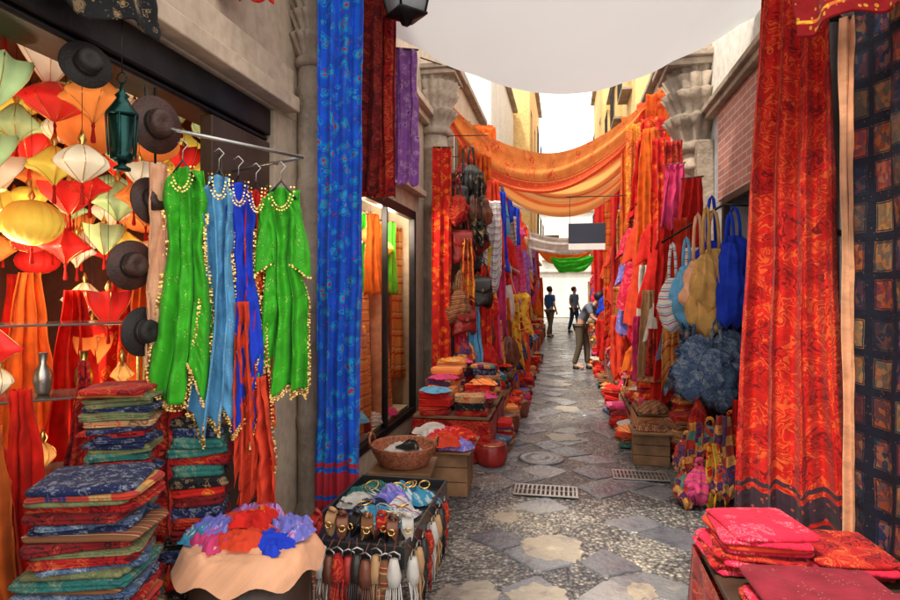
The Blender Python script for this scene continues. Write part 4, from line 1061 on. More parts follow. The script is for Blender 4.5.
def purse(loc,rz,mat,seed):
    o=empty('tassel_purse',loc,rz)
    lathe('pouch',[(.01,-.12),(.026,-.11),(.03,-.07),(.024,-.03),(.016,0)],mat,14,rib=lambda a,z:1+.12*sin(5*a+z*40+seed),parent=o)
    tube('clasp',[(-.024,0,0),(-.026,0,.02),(0,0,.032),(.026,0,.02),(.024,0,0)],.004,M_steel,parent=o)
    R=random.Random(seed)
    for q in range(8):
        x=-.028+.008*q; tube('fringe',[(x,R.uniform(-.01,.01),-.1),(x*1.2,R.uniform(-.02,.0),-.17),(x*1.5+R.uniform(-.01,.01),R.uniform(-.02,.01),-.25-R.uniform(0,.05))],[.003,.004,.003],mat,5,parent=o)
    tube('loop',[(0,0,.035),(.0,.03,.06),(0,.06,.04)],.003,M_leather,4,parent=o)
    tag(o,'small fringed leather purse with metal clasp on the table edge','purse','fringed purses along the table edge')
pm=[M_leather,F['wht'],M_rleather,F['tan'],M_leather,M_bleather,F['brn'],F['dred']]
for i in range(12):
    purse((-1.17+i*.042,2.46-.01*(i%3),.45+.015*(i%2)),R.uniform(-.3,.3),pm[(i*3)%8],i)
for i in range(8):
    purse((-.655,2.55+i*.1,.43),pi/2+R.uniform(-.2,.2),pm[(i*2+1)%8],i+20)
for i in range(8):
    bag((-1.12+i*.06,2.6+.03*(i%2),.56),R.uniform(-.5,.5),.06,.07,.045,pm[(i+2)%8],'little leather clasp purse standing on the table','hand',i,.03,name='clasp_purse',cat='purse',group='clasp purses on the table')

table((-1.09,4.0,0),.1,.42,.42,.40,'small wooden stool carrying a wicker basket',M_wood,name='wooden_stool',cat='stool')
basket((-1.09,4.0,.402),.22,.12,'round reddish wicker basket with two handles')
heap((-1.09,4.0,.47),.17,.17,.05,F['wht'],'white cloth with trinkets in the basket',31)
heap((-1.05,3.97,.52),.08,.07,.04,F['blk'],'black beaded scarf in the basket',32)
pouf((-1.28,3.62,0),.17,.34,M_leather,'brown leather pouf beside the display table',3)
crate((-.96,4.78,0),.05,.42,.46,.34,'wooden crate under heaped scarves')
pb=boxes('plank_board',[(-.25,.25,-.28,.28,0,.015)],M_wood,None,.003,(-.96,4.78,.342)); tag(pb,'brown plank board lying on the crate','board')
for i,(dx,dy,dz,m) in enumerate(((-.12,-.1,0,'wht'),(.1,-.12,0,'lil'),(-.08,.14,0,'pnk'),(.1,.12,0,'red'),(0,0,.05,'magr'),(-.1,.05,.06,'wht'),(.1,-.02,.06,'red_fl'),(.02,-.18,.04,'coral'))):
    heap((-.96+dx,4.78+dy,.36+dz),.16,.15,.05,F[m],'crumpled %s on the crate'%F[m].name,1200+i,crump=1.3,group='scarves crumpled on the crate')

R=random.Random(21)
y=5.45; i=0
while y<21:
    d=R.uniform(.5,.8); h=R.uniform(.32,.48)
    cxl=-1.04
    table((cxl,y+d/2,0),0,.72,d*.95,h,'low stall table draped in %s'%['red cloth','dark cloth','orange cloth'][i%3],M_wood,name='stall_table',skirt=F[['dred','maroon','org_p'][i%3]])
    nst=3 if y<9 else 2
    for a in range(nst):
        for b in (0,1):
            if y>12 and b==0: continue
            xx=cxl-.17+.34*b; yy=y+d*(a+.5)/nst
            mode=R.random(); top=h+.002
            if mode<.8:
                top=stack(xx,yy,h+.002,h+R.uniform(.10,.32),.30,d/nst*1.0,R.sample(STK+WARM,4),'on a lane stall table',100+i*9+a*2+b,0,hh=(.035,.07),mess=.25)
                if y<12 and R.random()<.55: heap((xx+R.uniform(-.03,.05),yy,top),.15,.14,.018,F[R.choice(WARM+['cyn','wht'])],'crumpled scarf tossed on a textile stack',2000+i*9+a*2+b,group='scarves heaped on stall tables',crump=1.1,irr=1.5)
            else: heap((xx,yy,top),.19,d/nst*.65,.09,F[R.choice(WARM+PAL)],'crumpled scarf heaped on a stall table',200+i*9+a*2+b,group='scarves heaped on stall tables',crump=1.5,irr=1.4)
    y+=d+.03; i+=1
for i,(x,y,z,m) in enumerate(((-.66,5.45,0,M_rleather),(-.64,6.75,0,M_leather),(-.58,7.6,0,M_leather))):
    pouf((x,y,z),.14,.22,m,'round stitched leather pouf beside the stall',i*.3)
R=random.Random(77)
for side,xs in ((-1,-.66),(1,.68)):
    y=5.85 if side<0 else 6.35
    k=0
    while y<14:
        w=R.uniform(.2,.3); x=xs+R.uniform(-.04,.04)
        tp=stack(x,y,.015,.015+R.uniform(.05,.26),w,.28,R.sample(STK+WARM,3),'piled on the paving by the stall',3000+k+(50 if side>0 else 0),R.uniform(-.2,.2),group='folded textiles piled on the paving',hh=(.035,.06),mess=.3)
        if R.random()<.4: heap((x,y,tp),.14,.14,.015,F[R.choice(WARM+['tan_p','brn','cyn','wht','lil'])],'scarf tossed on the low pile by the stall',3200+k+(50 if side>0 else 0),group='scarves tossed on low piles',crump=1.1,irr=1.5)
        if R.random()<.3: basket((x+side*.02,y+.3,.01),.11,.1,'small wicker basket on the paving',handles=False)
        y+=R.uniform(.33,.5); k+=1

cn={'dress':'dress','tunic':'tunic','skirt':'skirt','trouser':'trousers'}
def hang_run(side,ys,seed,pal,step,xin):
    R=random.Random(seed)
    y=ys[0]; i=0
    while y<ys[1]:
        levels=((3.45,.85,0),(2.85,.9,.06),(2.25,1.0,.14),(1.6,.85,.2),(1.1,.6,.26)) if y<12 else ((3.1,1.1,0),(2.1,1.2,.1))
        for lv,(zt,hh,xo) in enumerate(levels):
            x=side*(xin-xo-.28*R.random()); yy=y+R.uniform(-.12,.12); z=zt+R.uniform(-.22,.18)
            rz=-side*R.uniform(.05,.7); key=R.choice(pal); m=F[key]; t=R.random(); sd=seed*100+i*5+lv
            if t<.36:
                sh=R.choice(['dress','tunic','tunic','skirt','dress','trouser'])
                garment((x,yy,z),rz,hh*R.uniform(.75,1.05),m,'%s %s hanging at the stall'%(m.name.replace(' cloth',''),cn[sh]),sh,sd,R.uniform(.65,.9),sh in('dress','tunic'),.26,group='garments hanging along the lane',name='hanging_'+cn[sh],cat=cn[sh],nz=14,seg=36,fa=1.8,sl_w=.7,hemv=.05)
            elif t<.90:
                shawl((x,yy,z+.05),rz,R.uniform(.22,.46),hh*R.uniform(.8,1.2),m,'%s scarf hanging at the stall'%m.name.replace(' cloth',''),name='hanging_scarf',cat='scarf',group='scarves hanging along the lane',folds=R.uniform(2,4),amp=.045,seed=sd,nu=28,nv=20,hem=.08,wt=R.uniform(.35,.9),point=R.uniform(0,.25),pole=False,wr=.02)
            else:
                mm=R.choice([M_leather,M_rleather,M_bleather,F['tan'],F['kilim'],m])
                kd=R.choice(['hand','sack','sack','pack'])
                bag((x,yy,z-.2),rz,R.uniform(.26,.36),R.uniform(.3,.42),.14,mm,'%s bag hanging by its strap at the stall'%mm.name.replace(' cloth',''),kd,sd,.22,group='bags hanging along the lane',crush=.15)
        if i%4==0:
            b=tube('wall_bracket',[(side*1.75,y,levels[0][0]+.12),(side*.95,y,levels[0][0]+.1)],.006,M_metal,4); tag(b,'thin iron bracket holding hanging goods','bracket','iron brackets holding goods')
        y+=step*(1+max(0,(y-9)*.09)); i+=1
hang_run(-1,(7.5,22),31,['red','red','coral','org','pnk','wht','blu','yel_fl','red_fl','org_p','cyn','navy','tan','pnk_s','wht_s','purple','dred','yel','magr','coral','org_s','aqua'],.3,1.22)
hang_run(1,(7.7,22),33,['red','red','coral','org','org','red_fl','org_p','pnk','dred','wht','org_s','tan','blu','lil','coral','magr'],.3,1.25)
bg=[(-1.22,7.05,2.85,M_bleather,'pack'),(-1.15,7.3,2.6,M_leather,'sack'),(-1.2,6.95,2.3,M_rleather,'hand'),(-1.08,7.35,2.1,M_bleather,'sack'),(-1.18,7.0,1.85,F['tan'],'sack'),(-1.05,7.25,1.6,F['patch'],'sack'),(-1.15,6.9,1.4,M_rleather,'hand'),(-1.0,7.3,1.25,M_leather,'sack'),(-1.15,6.9,1.0,F['kilim'],'sack'),(-.98,7.6,2.6,M_rleather,'hand'),(-.95,7.7,2.15,F['kilim'],'sack'),(-1.02,7.1,2.75,M_leather,'sack'),(-1.0,7.15,2.35,F['maroon'],'sack'),(-.98,7.05,1.75,M_bleather,'hand'),(-1.1,7.1,3.1,M_bleather,'sack'),(-.95,7.2,.95,F['red'],'sack'),(-1.22,6.85,2.7,F['dred'],'sack'),(-1.2,6.85,1.6,F['brn'],'sack'),(-.95,7.35,1.55,F['red_fl'],'sack')]
for i,(x,y,z,m,kd) in enumerate(bg):
    bag((x,y,z),.2+.15*(i%4),.25+.025*(i%4),.30+.03*(i%3),.15,m,'%s bag hanging beside the column'%m.name.replace(' cloth',''),kd,i*1.7,.16+.03*(i%3),group='bags hanging beside the column',crush=.16)
for i,(x,y,w,zt_,h,m) in enumerate(((-1.0,7.05,.2,3.0,.8,'blk'),(-1.12,6.9,.2,2.2,.9,'org_p'),(-.95,7.2,.22,1.9,1.1,'red_fl'),(-1.2,6.9,.18,1.2,.8,'magr'),(-.9,7.6,.25,3.0,1.0,'coral'),(-.85,7.8,.3,2.2,1.3,'pnk'),(-.82,8.1,.26,1.5,.8,'org'),(-.88,7.4,.2,1.3,.7,'red'),(-1.05,7.0,.2,1.5,.8,'cyn'),(-.84,7.9,.22,2.9,.9,'blu'))):
    shawl((x,y,zt_),.3,w,h,F[m],'%s scarf hanging among the bags'%F[m].name.replace(' cloth',''),name='hanging_scarf',cat='scarf',group='scarves hanging among the bags',folds=2.4,amp=.04,seed=2200+i,nu=26,nv=24,hem=.08,wt=.5,point=.14,pole=False,wr=.02)
bp=tube('bag_pole',[(-1.2,7.12,.0),(-1.2,7.12,3.3)],.014,M_metal); tag(bp,'slim iron pole holding leather bags','pole')
garment((-.62,9.0,1.55),.3,.62,F['yel_fl'],'yellow flowered child dress hanging low at the stall','dress',71,.75,False)
garment((-.95,8.2,2.3),.4,.9,F['blu'],'blue dress hanging at the stall front','dress',72,.8,True,sl_w=.8)
garment((-.85,8.5,2.35),.4,1.0,F['red'],'red dress hanging at the stall front','dress',73,.8,True,sl_w=.8)

# ------------------------------------------------------------------ right side
shawl((1.25,3.62,3.75),-.35,.52,3.52,F['curtain'],'long heavy red curtain with dark patterned hem','hanging_curtain','curtain',folds=3.5,amp=.055,seed=51,wt=.58,wb=1.15,nv=100,nu=100,sway=-.04,wr=.012)
shawl((1.43,3.40,3.0),-.5,.07,2.75,F['pea'],'narrow orange peach cloth strip beside the downpipe',folds=1.5,amp=.02,seed=52,nv=50)
shawl((1.475,2.93,3.0),-1.36,.68,2.72,F['rug'],'dark embroidered panel rug with square motifs',name='hanging_rug',cat='rug',folds=2,amp=.018,seed=53,nv=60,wr=.01)
shawl((1.27,2.85,3.35),-.75,.66,.56,F['org_p'],'orange red patterned cloth hung above the rug',folds=2,amp=.03,seed=54)
table((1.08,2.62,0),0,.86,1.2,.34,'low table piled with crimson textiles',M_dwood,skirt=F['dred'])
for i,(x,y,z,m,w,d,r) in enumerate(((.84,3.02,.345,'magr',.40,.42,.1),(.84,3.0,.37,'dred',.4,.42,-.1),(.85,3.0,.395,'magr',.40,.40,.16),(.86,2.98,.42,'dred',.38,.40,-.15),(.87,3.0,.445,'magr',.38,.38,.05),(.86,2.98,.47,'coral',.37,.38,.12),(.86,2.96,.495,'magr',.38,.39,-.05),(.88,2.97,.518,'magr',.36,.38,.2),
      (1.22,3.05,.345,'dred',.36,.36,.0),(1.22,3.02,.37,'magr',.38,.38,.2),(1.22,3.0,.395,'magr',.36,.38,-.1),(1.22,3.0,.42,'dred',.36,.38,.1),
      (.95,2.45,.345,'dred',.5,.5,0),(.96,2.46,.37,'magr',.48,.48,.1),(.98,2.48,.395,'dred',.47,.48,-.05),(1.0,2.5,.42,'beads',.52,.52,.12),(1.35,2.5,.345,'beads',.3,.5,0.02))):
    o=folded('folded_textile',(x,y,z),r,w,d,.021,F[m],1,300+i); tag(o,'folded %s on the low table'%F[m].name,'textile','folded crimson textiles')

RBAG=[(1.28,4.95,2.02,'blu',.30,.66,'royal blue'),(1.12,4.9,1.92,'gtan',.28,.60,'gold tan'),(1.02,4.98,1.84,'pea',.22,.52,'peach tan'),(.96,5.1,1.80,'cyn',.20,.46,'light blue'),(.87,5.2,1.70,'wht_s',.2,.42,'white striped'),(1.06,4.87,1.88,'gtan',.18,.5,'golden brown'),(1.22,4.84,1.96,'blu',.2,.56,'bright blue'),
      (1.22,4.9,1.30,'gry',.32,.50,'grey blue crinkled'),(1.02,4.9,1.26,'gry',.30,.52,'slate grey crinkled'),(1.12,4.82,1.16,'gry',.24,.40,'grey flowered'),(1.3,5.1,1.5,'navy',.25,.4,'navy'),(1.16,5.15,2.0,'blu',.24,.5,'blue'),(.95,5.05,1.22,'navy',.2,.42,'dark navy')]
for i,(x,y,z,m,w,h,c) in enumerate(RBAG):
    bag((x,y,z),-.3+.22*(i%3),w*1.15,h*(1+.12*sin(i*2.3)),.2,F[m],'%s gathered cloth sling bag hanging by the doorway'%c,'sack',400+i*3,.22+.07*(i%3),name='sling_bag',group='cloth sling bags by the doorway',crush=.22 if i<7 else .4)
gr=tube('goods_rail',[(1.5,4.95,2.24),(1.2,4.93,2.26),(.8,5.3,2.0)],.01,M_metal); tag(gr,'iron rail holding cloth sling bags','rail')
gr=tube('goods_rail',[(1.5,4.95,1.56),(.95,4.95,1.5)],.01,M_metal); tag(gr,'iron rail holding lower cloth sling bags','rail')
for i,(x,y,z,m) in enumerate(((.90,4.75,.48,'kilim'),(1.05,4.7,.6,'patch'),(1.2,4.72,.65,'red_fl'),(.96,4.62,.32,'pnk_s'),(1.12,4.62,.36,'kilim'),(1.0,4.85,.76,'dred'),(1.27,4.66,.42,'navy'),(.86,4.68,.28,'patch'),(1.08,4.78,.5,'magr'))):
    bag((x,y,z),-.4+.3*i,.22,.26,.13,F[m],'small patchwork cloth sack on the stand','sack',500+i,.06,name='patchwork_bag',cat='bag',group='patchwork bags on the stand',crush=.3)
for i,(x,y,w,zt_,h,m) in enumerate(((.95,4.68,.16,.62,.45,'patch'),(1.12,4.6,.18,.7,.5,'kilim'),(1.24,4.7,.16,.8,.6,'red'),(1.04,4.6,.14,.5,.4,'yel_fl'))):
    shawl((x,y,zt_),-.3,w,h,F[m],'%s small scarf hanging at the stand'%F[m].name.replace(' cloth',''),name='hanging_scarf',cat='scarf',group='scarves hanging at the stand',folds=2,amp=.03,seed=520+i,nu=24,nv=18,hem=.05,wt=.5,point=.1,pole=False,wr=.02)
table((1.15,4.95,0),0,.5,.3,.2,'low black stand behind patchwork backpacks',M_plastic,name='display_stand',cat='stand')
bp=tube('bag_pole',[(1.12,4.9,.2),(1.12,4.9,1.5)],.012,M_metal); tag(bp,'slim iron pole behind patchwork bags','pole')
crate((.78,5.85,0),-.05,.32,.3,.28,'small raw wooden crate on the paving')
pb=boxes('plank_board',[(-.18,.18,-.18,.18,0,.02)],M_wood,None,.003,(.78,5.85,.282)); tag(pb,'brown plank board lying on the crate','board')
heap((.78,5.85,.305),.15,.15,.03,F['brn'],'brown striped scarf heaped on the crate',61)
stack(1.1,5.9,.01,.4,.28,.3,['tan_p','brn','dred','kilim'],'piled behind the crate',62,0,hh=(.045,.07),mess=.3)
R=random.Random(44)
y=6.15;i=0
while y<21:
    d=R.uniform(.5,.75);h=R.uniform(.25,.5)
    table((1.02,y+d/2,0),0,.62,d*.95,h,'low stall table with a cloth skirt',M_wood,name='stall_table',skirt=F[['tan_p','dred','brn'][i%3]])
    nst=3 if y<9 else 2
    for a in range(nst):
        for b in (0,1):
            if y>12 and b==1: continue
            xx=.87+.30*b; yy=y+d*(a+.5)/nst; t=R.random()
            if t<.7:
                top=stack(xx,yy,h+.002,h+R.uniform(.08,.28),.27,d/nst*.95,R.sample(STK+WARM,4),'on a lane stall table',600+i*9+a*2+b,0,hh=(.035,.07),mess=.3)
                if y<11 and R.random()<.5: heap((xx,yy,top),.14,.14,.018,F[R.choice(WARM+['wht','tan_p'])],'crumpled scarf tossed on a textile stack',2500+i*9+a*2+b,group='scarves heaped on stall tables',crump=1.1,irr=1.5)
            elif t<.88: heap((xx,yy,h+.002),.19,d/nst*.65,.09,F[R.choice(WARM+WARM+PAL)],'crumpled scarf heaped on a stall table',700+i*9+a*2+b,group='scarves heaped on stall tables',crump=1.5,irr=1.4)
            else:
                basket((xx,yy,h+.002),.12,.11,'small wicker basket on a stall table',handles=False)
                heap((xx,yy,h+.09),.09,.09,.05,F[R.choice(WARM)],'scarf bundled inside a small basket',800+i*9+a*2+b,group='scarves bundled in baskets')
    y+=d+.03;i+=1
garment((1.2,6.4,2.0),-.4,.9,F['tan_p'],'tan patterned tunic hanging by the column','tunic',81,.8,True,sl_w=.8)
garment((1.05,6.7,1.5),-.4,.85,F['wht'],'white tunic hanging low by the column','tunic',82,.8,True,sl_w=.8)
garment((1.0,7.1,2.35),-.3,.95,F['red'],'red dress hanging by the column','dress',83,.75,True,sl_w=.8,fa=1.6)
garment((.9,7.6,2.4),-.3,1.2,F['coral'],'orange red long dress hanging at the stall','dress',84,.75,True,sl_w=.8,fa=1.6)
shawl((1.12,6.5,2.9),-.5,.3,.6,F['pnk'],'pink scarf hanging high on the wall',folds=3,amp=.04,seed=85,hem=.08,wt=.6,point=.1)
shawl((1.22,6.2,2.7),-.5,.28,.7,F['red'],'red scarf hanging by the doorway',folds=3,amp=.04,seed=87,hem=.08,wt=.7,point=.1)
garment((1.1,6.15,1.35),-.4,.75,F['gry'],'grey patterned tunic hanging low','tunic',86,.8,True,sl_w=.8)
for i,(x,y,w,zt_,h,m) in enumerate(((1.15,6.75,.24,3.2,1.3,'dred'),(1.05,7.0,.26,3.3,1.2,'red_fl'),(.98,7.35,.3,3.5,1.5,'org'),(.92,6.9,.22,1.6,1.1,'tan'),(1.25,5.7,.25,1.7,1.0,'kilim'),(1.0,6.3,.28,1.55,1.0,'red'),(1.3,5.4,.3,1.4,1.0,'maroon'),(.95,7.5,.24,1.9,1.3,'wht'),(1.1,6.1,.24,2.3,.9,'coral'),(1.18,6.0,.2,2.0,.8,'wht_s'),(1.05,6.55,.26,2.3,1.0,'red'),(1.0,6.0,.22,1.7,.9,'org_s'),(.9,6.5,.2,1.2,.7,'dred'),(.86,7.2,.22,1.3,.8,'pnk'))):
    shawl((x,y,zt_),-.4,w,h,F[m],'%s scarf hanging near the column'%F[m].name.replace(' cloth',''),name='hanging_scarf',cat='scarf',group='scarves hanging near the column',folds=2.6,amp=.04,seed=870+i,nv=26,hem=.08,wt=.6,point=.14,wr=.02,pole=False)
for i,(x,y,w,zt_,h,m) in enumerate(((.98,9.3,.34,4.2,3.2,'org'),(.9,10.0,.34,4.0,2.9,'red'),(1.0,8.6,.34,3.9,2.4,'org_p'),(.85,11,.36,3.9,2.6,'garl2'),(.95,12,.36,4.0,2.8,'org'),(1.1,8.0,.3,3.8,1.8,'red_fl'),(.8,13.2,.4,3.6,2.2,'red'),(1.15,9.0,.3,4.3,2.4,'coral'),(1.1,10.6,.4,4.2,2.2,'yel'),(1.2,8.3,.3,4.2,1.6,'garl'))):
    shawl((x,y,zt_),-.3,w,h,F[m],'long %s shawl hanging over the stalls'%F[m].name.replace(' cloth',''),folds=2.5,amp=.045,seed=900+i,nv=40,group='long shawls hanging over the stalls',wr=.015,pole=False)
for i,(x,y,zt_,h,m) in enumerate(((-1.15,8.4,3.9,1.2,'org'),(-1.1,9.6,3.8,1.3,'red'),(-1.2,7.9,3.7,.9,'org_p'),(-1.05,11,3.8,1.4,'yel'),(-1.1,12.4,3.6,1.2,'org'),(-1.25,9.0,4.1,1.0,'garl2'),(-1.2,10.3,4.0,1.2,'coral'))):
    shawl((x,y,zt_),.3,.4,h,F[m],'%s shawl hanging high over the stalls'%F[m].name.replace(' cloth',''),folds=2.5,amp=.045,seed=950+i,nv=30,group='shawls hanging high over the stalls',wr=.015,pole=False)

# ------------------------------------------------------------------ people
def skinned(name,J,E,mat,parent=None,root=0,sub=2,loc=(0,0,0),rz=0):
    names=list(J); idx={n:i for i,n in enumerate(names)}
    me=bpy.data.meshes.new(name); me.from_pydata([J[n][0] for n in names],[(idx[a],idx[b]) for a,b in E],[])
    o=bpy.data.objects.new(name,me); link(o)
    md=o.modifiers.new('skin','SKIN'); sd=me.skin_vertices[0].data
    for n in names:
        r=J[n][1]; sd[idx[n]].radius=r if isinstance(r,tuple) else (r,r); sd[idx[n]].use_root=(idx[n]==root)
    ss=o.modifiers.new('sub','SUBSURF'); ss.levels=sub; ss.render_levels=sub
    dg=bpy.context.evaluated_depsgraph_get(); nm=bpy.data.meshes.new_from_object(o.evaluated_get(dg))
    o.modifiers.clear(); o.data=nm; nm.materials.clear(); nm.materials.append(mat)
    for p_ in nm.polygons: p_.use_smooth=True
    o.location=loc;o.rotation_euler=(0,0,rz)
    if parent:o.parent=parent
    return o
solid_eye=solid('dark eye',(0.02,0.015,0.01),0.2,0,0,5,0)
def person(loc,rz,shirt,trou,label,lean=0.0,sc=1.0,walk=.12,reach=0.0):
    dz=-.10*lean
    J={'pel':((0,.04*lean,.93),(.13,.10)),'sp':((0,-.02*lean,1.1),(.115,.085)),'ch':((0,-.14*lean,1.29+dz*.4),(.145,.095)),'nb':((0,-.25*lean,1.42+dz*.8),(.07,.06)),'nk':((0,-.29*lean,1.48+dz),(.048,.05)),
       'jaw':((0,-.015-.34*lean,1.54+dz*1.1),(.062,.07)),'hd':((0,-.37*lean,1.61+dz*1.2),(.078,.092)),'tp':((0,.008-.39*lean,1.67+dz*1.2),(.055,.07)),'nose':((0,-.105-.37*lean,1.585+dz*1.25),(.012,.012))}
    E=[('pel','sp'),('sp','ch'),('ch','nb'),('nb','nk'),('nk','jaw'),('jaw','hd'),('hd','tp'),('hd','nose')]
    for s,n in ((-1,'l'),(1,'r')):
        w=walk*s
        J[n+'hip']=((s*.09,.03*lean,.86),(.088,.09)); J[n+'kn']=((s*.1,-w*.6-.02,.48),(.056,.058)); J[n+'an']=((s*.1,-w+(.06 if w<0 else 0),.09),(.037,.04)); J[n+'toe']=((s*.11,-w-.15,.03),(.038,.03))
        E+=[('pel',n+'hip'),(n+'hip',n+'kn'),(n+'kn',n+'an'),(n+'an',n+'toe')]
        rc=reach
        J[n+'sh']=((s*.175,-.18*lean,1.385+dz*.7),.052); J[n+'el']=((s*.235,.02-.22*lean-.1*rc,1.12+dz*.5),.04); J[n+'wr']=((s*.2,-.10-.22*lean-.2*rc,.9+.08*rc),.026); J[n+'pm']=((s*.195,-.13-.22*lean-.24*rc,.84+.08*rc),(.034,.02))
        E+=[('ch',n+'sh'),(n+'sh',n+'el'),(n+'el',n+'wr'),(n+'wr',n+'pm')]
        b=Vector(J[n+'pm'][0])
        for f in range(4):
            ln=[.075,.085,.08,.062][f]; d1=b+Vector((s*0.004,-.030+.019*f,-.035)); d2=d1+Vector((-s*.012,-.008,-ln*.55))
            J[n+'f%d'%f]=(tuple(d1),.0095); J[n+'g%d'%f]=(tuple(d2),.0075); E+=[(n+'pm',n+'f%d'%f),(n+'f%d'%f,n+'g%d'%f)]
        t1=b+Vector((-s*.02,-.04,.0)); J[n+'t']=(tuple(t1),.010); J[n+'t2']=(tuple(t1+Vector((-s*.006,-.018,-.035))),.008); E+=[(n+'pm',n+'t'),(n+'t',n+'t2')]
    o=skinned('person',J,E,M_skin,None,0,2,loc,rz); o.scale=(sc,sc,sc)
    def up(ks,d):
        return {k:(J[k][0],tuple(q+d for q in (J[k][1] if isinstance(J[k][1],tuple) else (J[k][1],)*2))) for k in ks}
    sh=up(['sp','ch','nb','lsh','rsh'],.018); sh['pel']=((0,.03*lean,.9),(.15,.12))
    for s in 'lr':
        a=Vector(J[s+'sh'][0]);b=Vector(J[s+'el'][0]); sh[s+'el']=(tuple(a.lerp(b,.75)),.058)
    skinned('shirt',sh,[('pel','sp'),('sp','ch'),('ch','nb'),('ch','lsh'),('lsh','lel'),('ch','rsh'),('rsh','rel')],shirt,o,5)
    tr=up(['lhip','rhip','lkn','rkn'],.018); tr['pel']=((0,.03*lean,.94),(.135,.108)); tr['lan']=(J['lan'][0],.056); tr['ran']=(J['ran'][0],.056)
    ks=list(tr); skinned('trousers',tr,[('pel','lhip'),('lhip','lkn'),('lkn','lan'),('pel','rhip'),('rhip','rkn'),('rkn','ran')],trou,o,ks.index('pel'))
    hx=-.37*lean; hz=1.61+dz*1.2
    hr=lathe('hair',[(.075,-.06),(.094,-.01),(.098,.04),(.085,.085),(.05,.11),(.005,.118)],M_hair,20,parent=o,cap0=False); hr.location=(0,hx+.016,hz); hr.rotation_euler=(-.35+.2*lean,0,0)
    for s in (-1,1):
        e=lathe('eye',[(.001,-.011),(.009,-.006),(.011,0),(.009,.006),(.001,.011)],solid_eye,10,parent=o); e.location=(s*.03,hx-.08,hz-.003)
        sh_=lathe('shoe',[(.045,0),(.05,.02),(.045,.05),(.035,.07)],M_bleather,16,rib=lambda a,z:1+(0.9*max(0,-sin(a))**2 if z<.06 else 0.2),parent=o); k='l' if s<0 else 'r'; q=J[k+'an'][0]; sh_.location=(q[0],q[1]-.02,0.0)
    tag(o,label,'person'); return o
Fs=fabric('pale blue shirt cloth',(0.25,0.38,0.5)); Fj=fabric('blue denim',(0.05,0.09,0.2)); Fg=fabric('grey shirt cloth',(0.22,0.26,0.33)); Fk=fabric('khaki cloth',(0.16,0.13,0.09)); Fb=fabric('blue shirt cloth',(0.04,0.15,0.4))
person((.34,12.4,.01),1.25,Fg,Fk,'person in grey shirt bending over a stall table',lean=1.0,reach=.9,walk=.08,sc=.97)
person((.34,23.0,.01),0.9,Fs,Fj,'person in pale blue shirt walking down the lane')
person((-.50,20.5,.01),2.3,Fb,Fk,'person in blue shirt walking away beside the stalls')

# ------------------------------------------------------------------ merge the least visible folded textiles into one stuff object
bpy.context.view_layer.update()
fl=[o for o in COL.objects if o.name.startswith('folded_textile') and o.parent is None]
fl.sort(key=lambda o:(o.location-Vector((0,0,1.6))).length)
rest=fl[288:]
if rest:
    V=[];Fc=[];UV=[];FM=[];mats=[]
    for o in rest:
        me=o.data; b=len(V); M=o.matrix_world
        V+=[tuple(M@v.co) for v in me.vertices]
        mt=me.materials[0]
        if mt not in mats: mats.append(mt)
        mi=mats.index(mt)
        uvv=[(0,0)]*len(me.vertices)
        ul=me.uv_layers[0].data
        for p in me.polygons:
            for li in p.loop_indices: uvv[me.loops[li].vertex_index]=tuple(ul[li].uv)
            Fc.append(tuple(b+i for i in p.vertices)); FM.append(mi)
        UV+=uvv
    for o in rest:
        me=o.data; bpy.data.objects.remove(o); bpy.data.meshes.remove(me)
    so_=mk('folded_textile_piles',V,Fc,mats,UV,fm=FM)
    tag(so_,'far piles of folded coloured textiles on the stall tables','textile',kind='stuff')

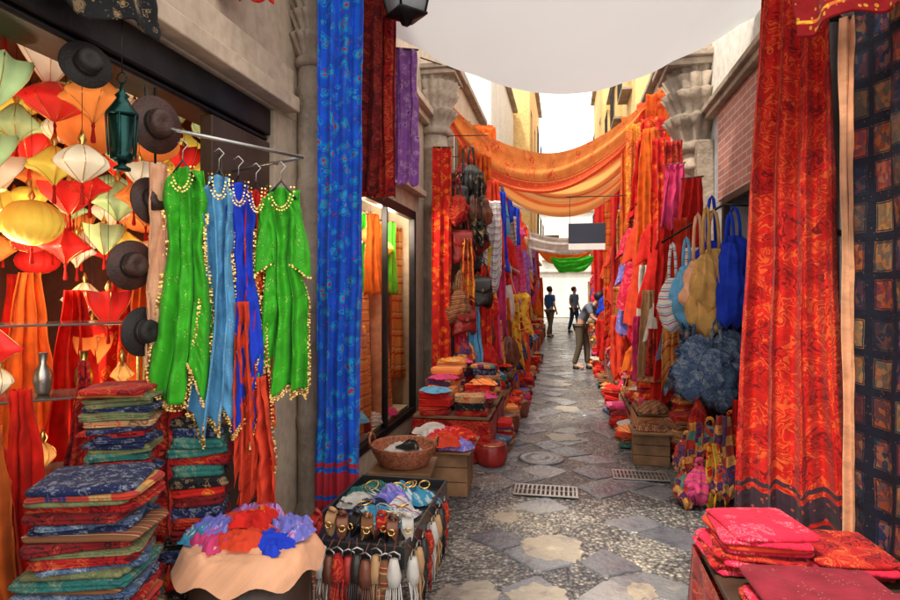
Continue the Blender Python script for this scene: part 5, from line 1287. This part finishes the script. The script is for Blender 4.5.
# ------------------------------------------------------------------ lights
def pt(loc,e,col,r=.15):
    l=bpy.data.lights.new('shop lamp','POINT'); l.energy=e; l.color=col; l.shadow_soft_size=r
    o=bpy.data.objects.new('shop_lamp_light',l); o.location=loc; link(o)
pt((-2.75,2.5,1.75),24,(1,.78,.5)); pt((-3.4,3.3,1.2),24,(1,.66,.38)); pt((-2.15,1.55,1.5),9,(1,.78,.5)); pt((-2.4,2.9,.8),16,(1,.62,.34)); pt((-1.86,5.1,2.32),38,(1,.84,.62),.08); pt((-1.86,6.1,2.32),38,(1,.84,.62),.08)
w=bpy.data.worlds.new("World"); S.world=w; w.use_nodes=True; nt=w.node_tree
sk=nt.nodes.new('ShaderNodeTexSky'); sk.sky_type='NISHITA'; sk.sun_disc=False
EL,AZ=math.radians(62),math.radians(212)
sk.sun_elevation=EL; sk.sun_rotation=AZ; sk.air_density=1.0; sk.dust_density=3.0
tc=nt.nodes.new('ShaderNodeTexCoord'); cn_=nt.nodes.new('ShaderNodeTexNoise'); cn_.inputs['Scale'].default_value=2.2; cn_.inputs['Detail'].default_value=7
nt.links.new(tc.outputs['Generated'],cn_.inputs['Vector'])
cr=ramp(nt,[(0.3,(0.72,)*3),(0.6,(0.97,)*3)]); nt.links.new(cn_.outputs[0],cr.inputs[0])
cm=mix(nt,cr.outputs[0],sk.outputs[0],(1,1,1))
mxn=[n for n in nt.nodes if n.bl_idname=='ShaderNodeMix'][0]; mxn.inputs[7].default_value=(17.5,16.5,15.3,1)
nt.links.new(cm,nt.nodes['Background'].inputs[0]); nt.nodes['Background'].inputs[1].default_value=0.15
sun=bpy.data.lights.new('sun','SUN'); sun.energy=5.0; sun.angle=math.radians(6); sun.color=(1,.9,.72)
so=bpy.data.objects.new('sun',sun); link(so)
sd=Vector((sin(AZ)*cos(EL),cos(AZ)*cos(EL),sin(EL)))
so.rotation_euler=sd.to_track_quat('Z','Y').to_euler()
S.view_settings.view_transform='Standard'; S.view_settings.look='None'; S.view_settings.exposure=0

cam=bpy.data.cameras.new('camera'); cam.lens=24; cam.sensor_width=36; cam.clip_end=500; cam.clip_start=.05; cam.shift_y=-0.011
co=bpy.data.objects.new('camera',cam); co.location=(0,0,1.6); co.rotation_euler=(math.radians(90),0,math.radians(10.85)); link(co)
S.camera=co
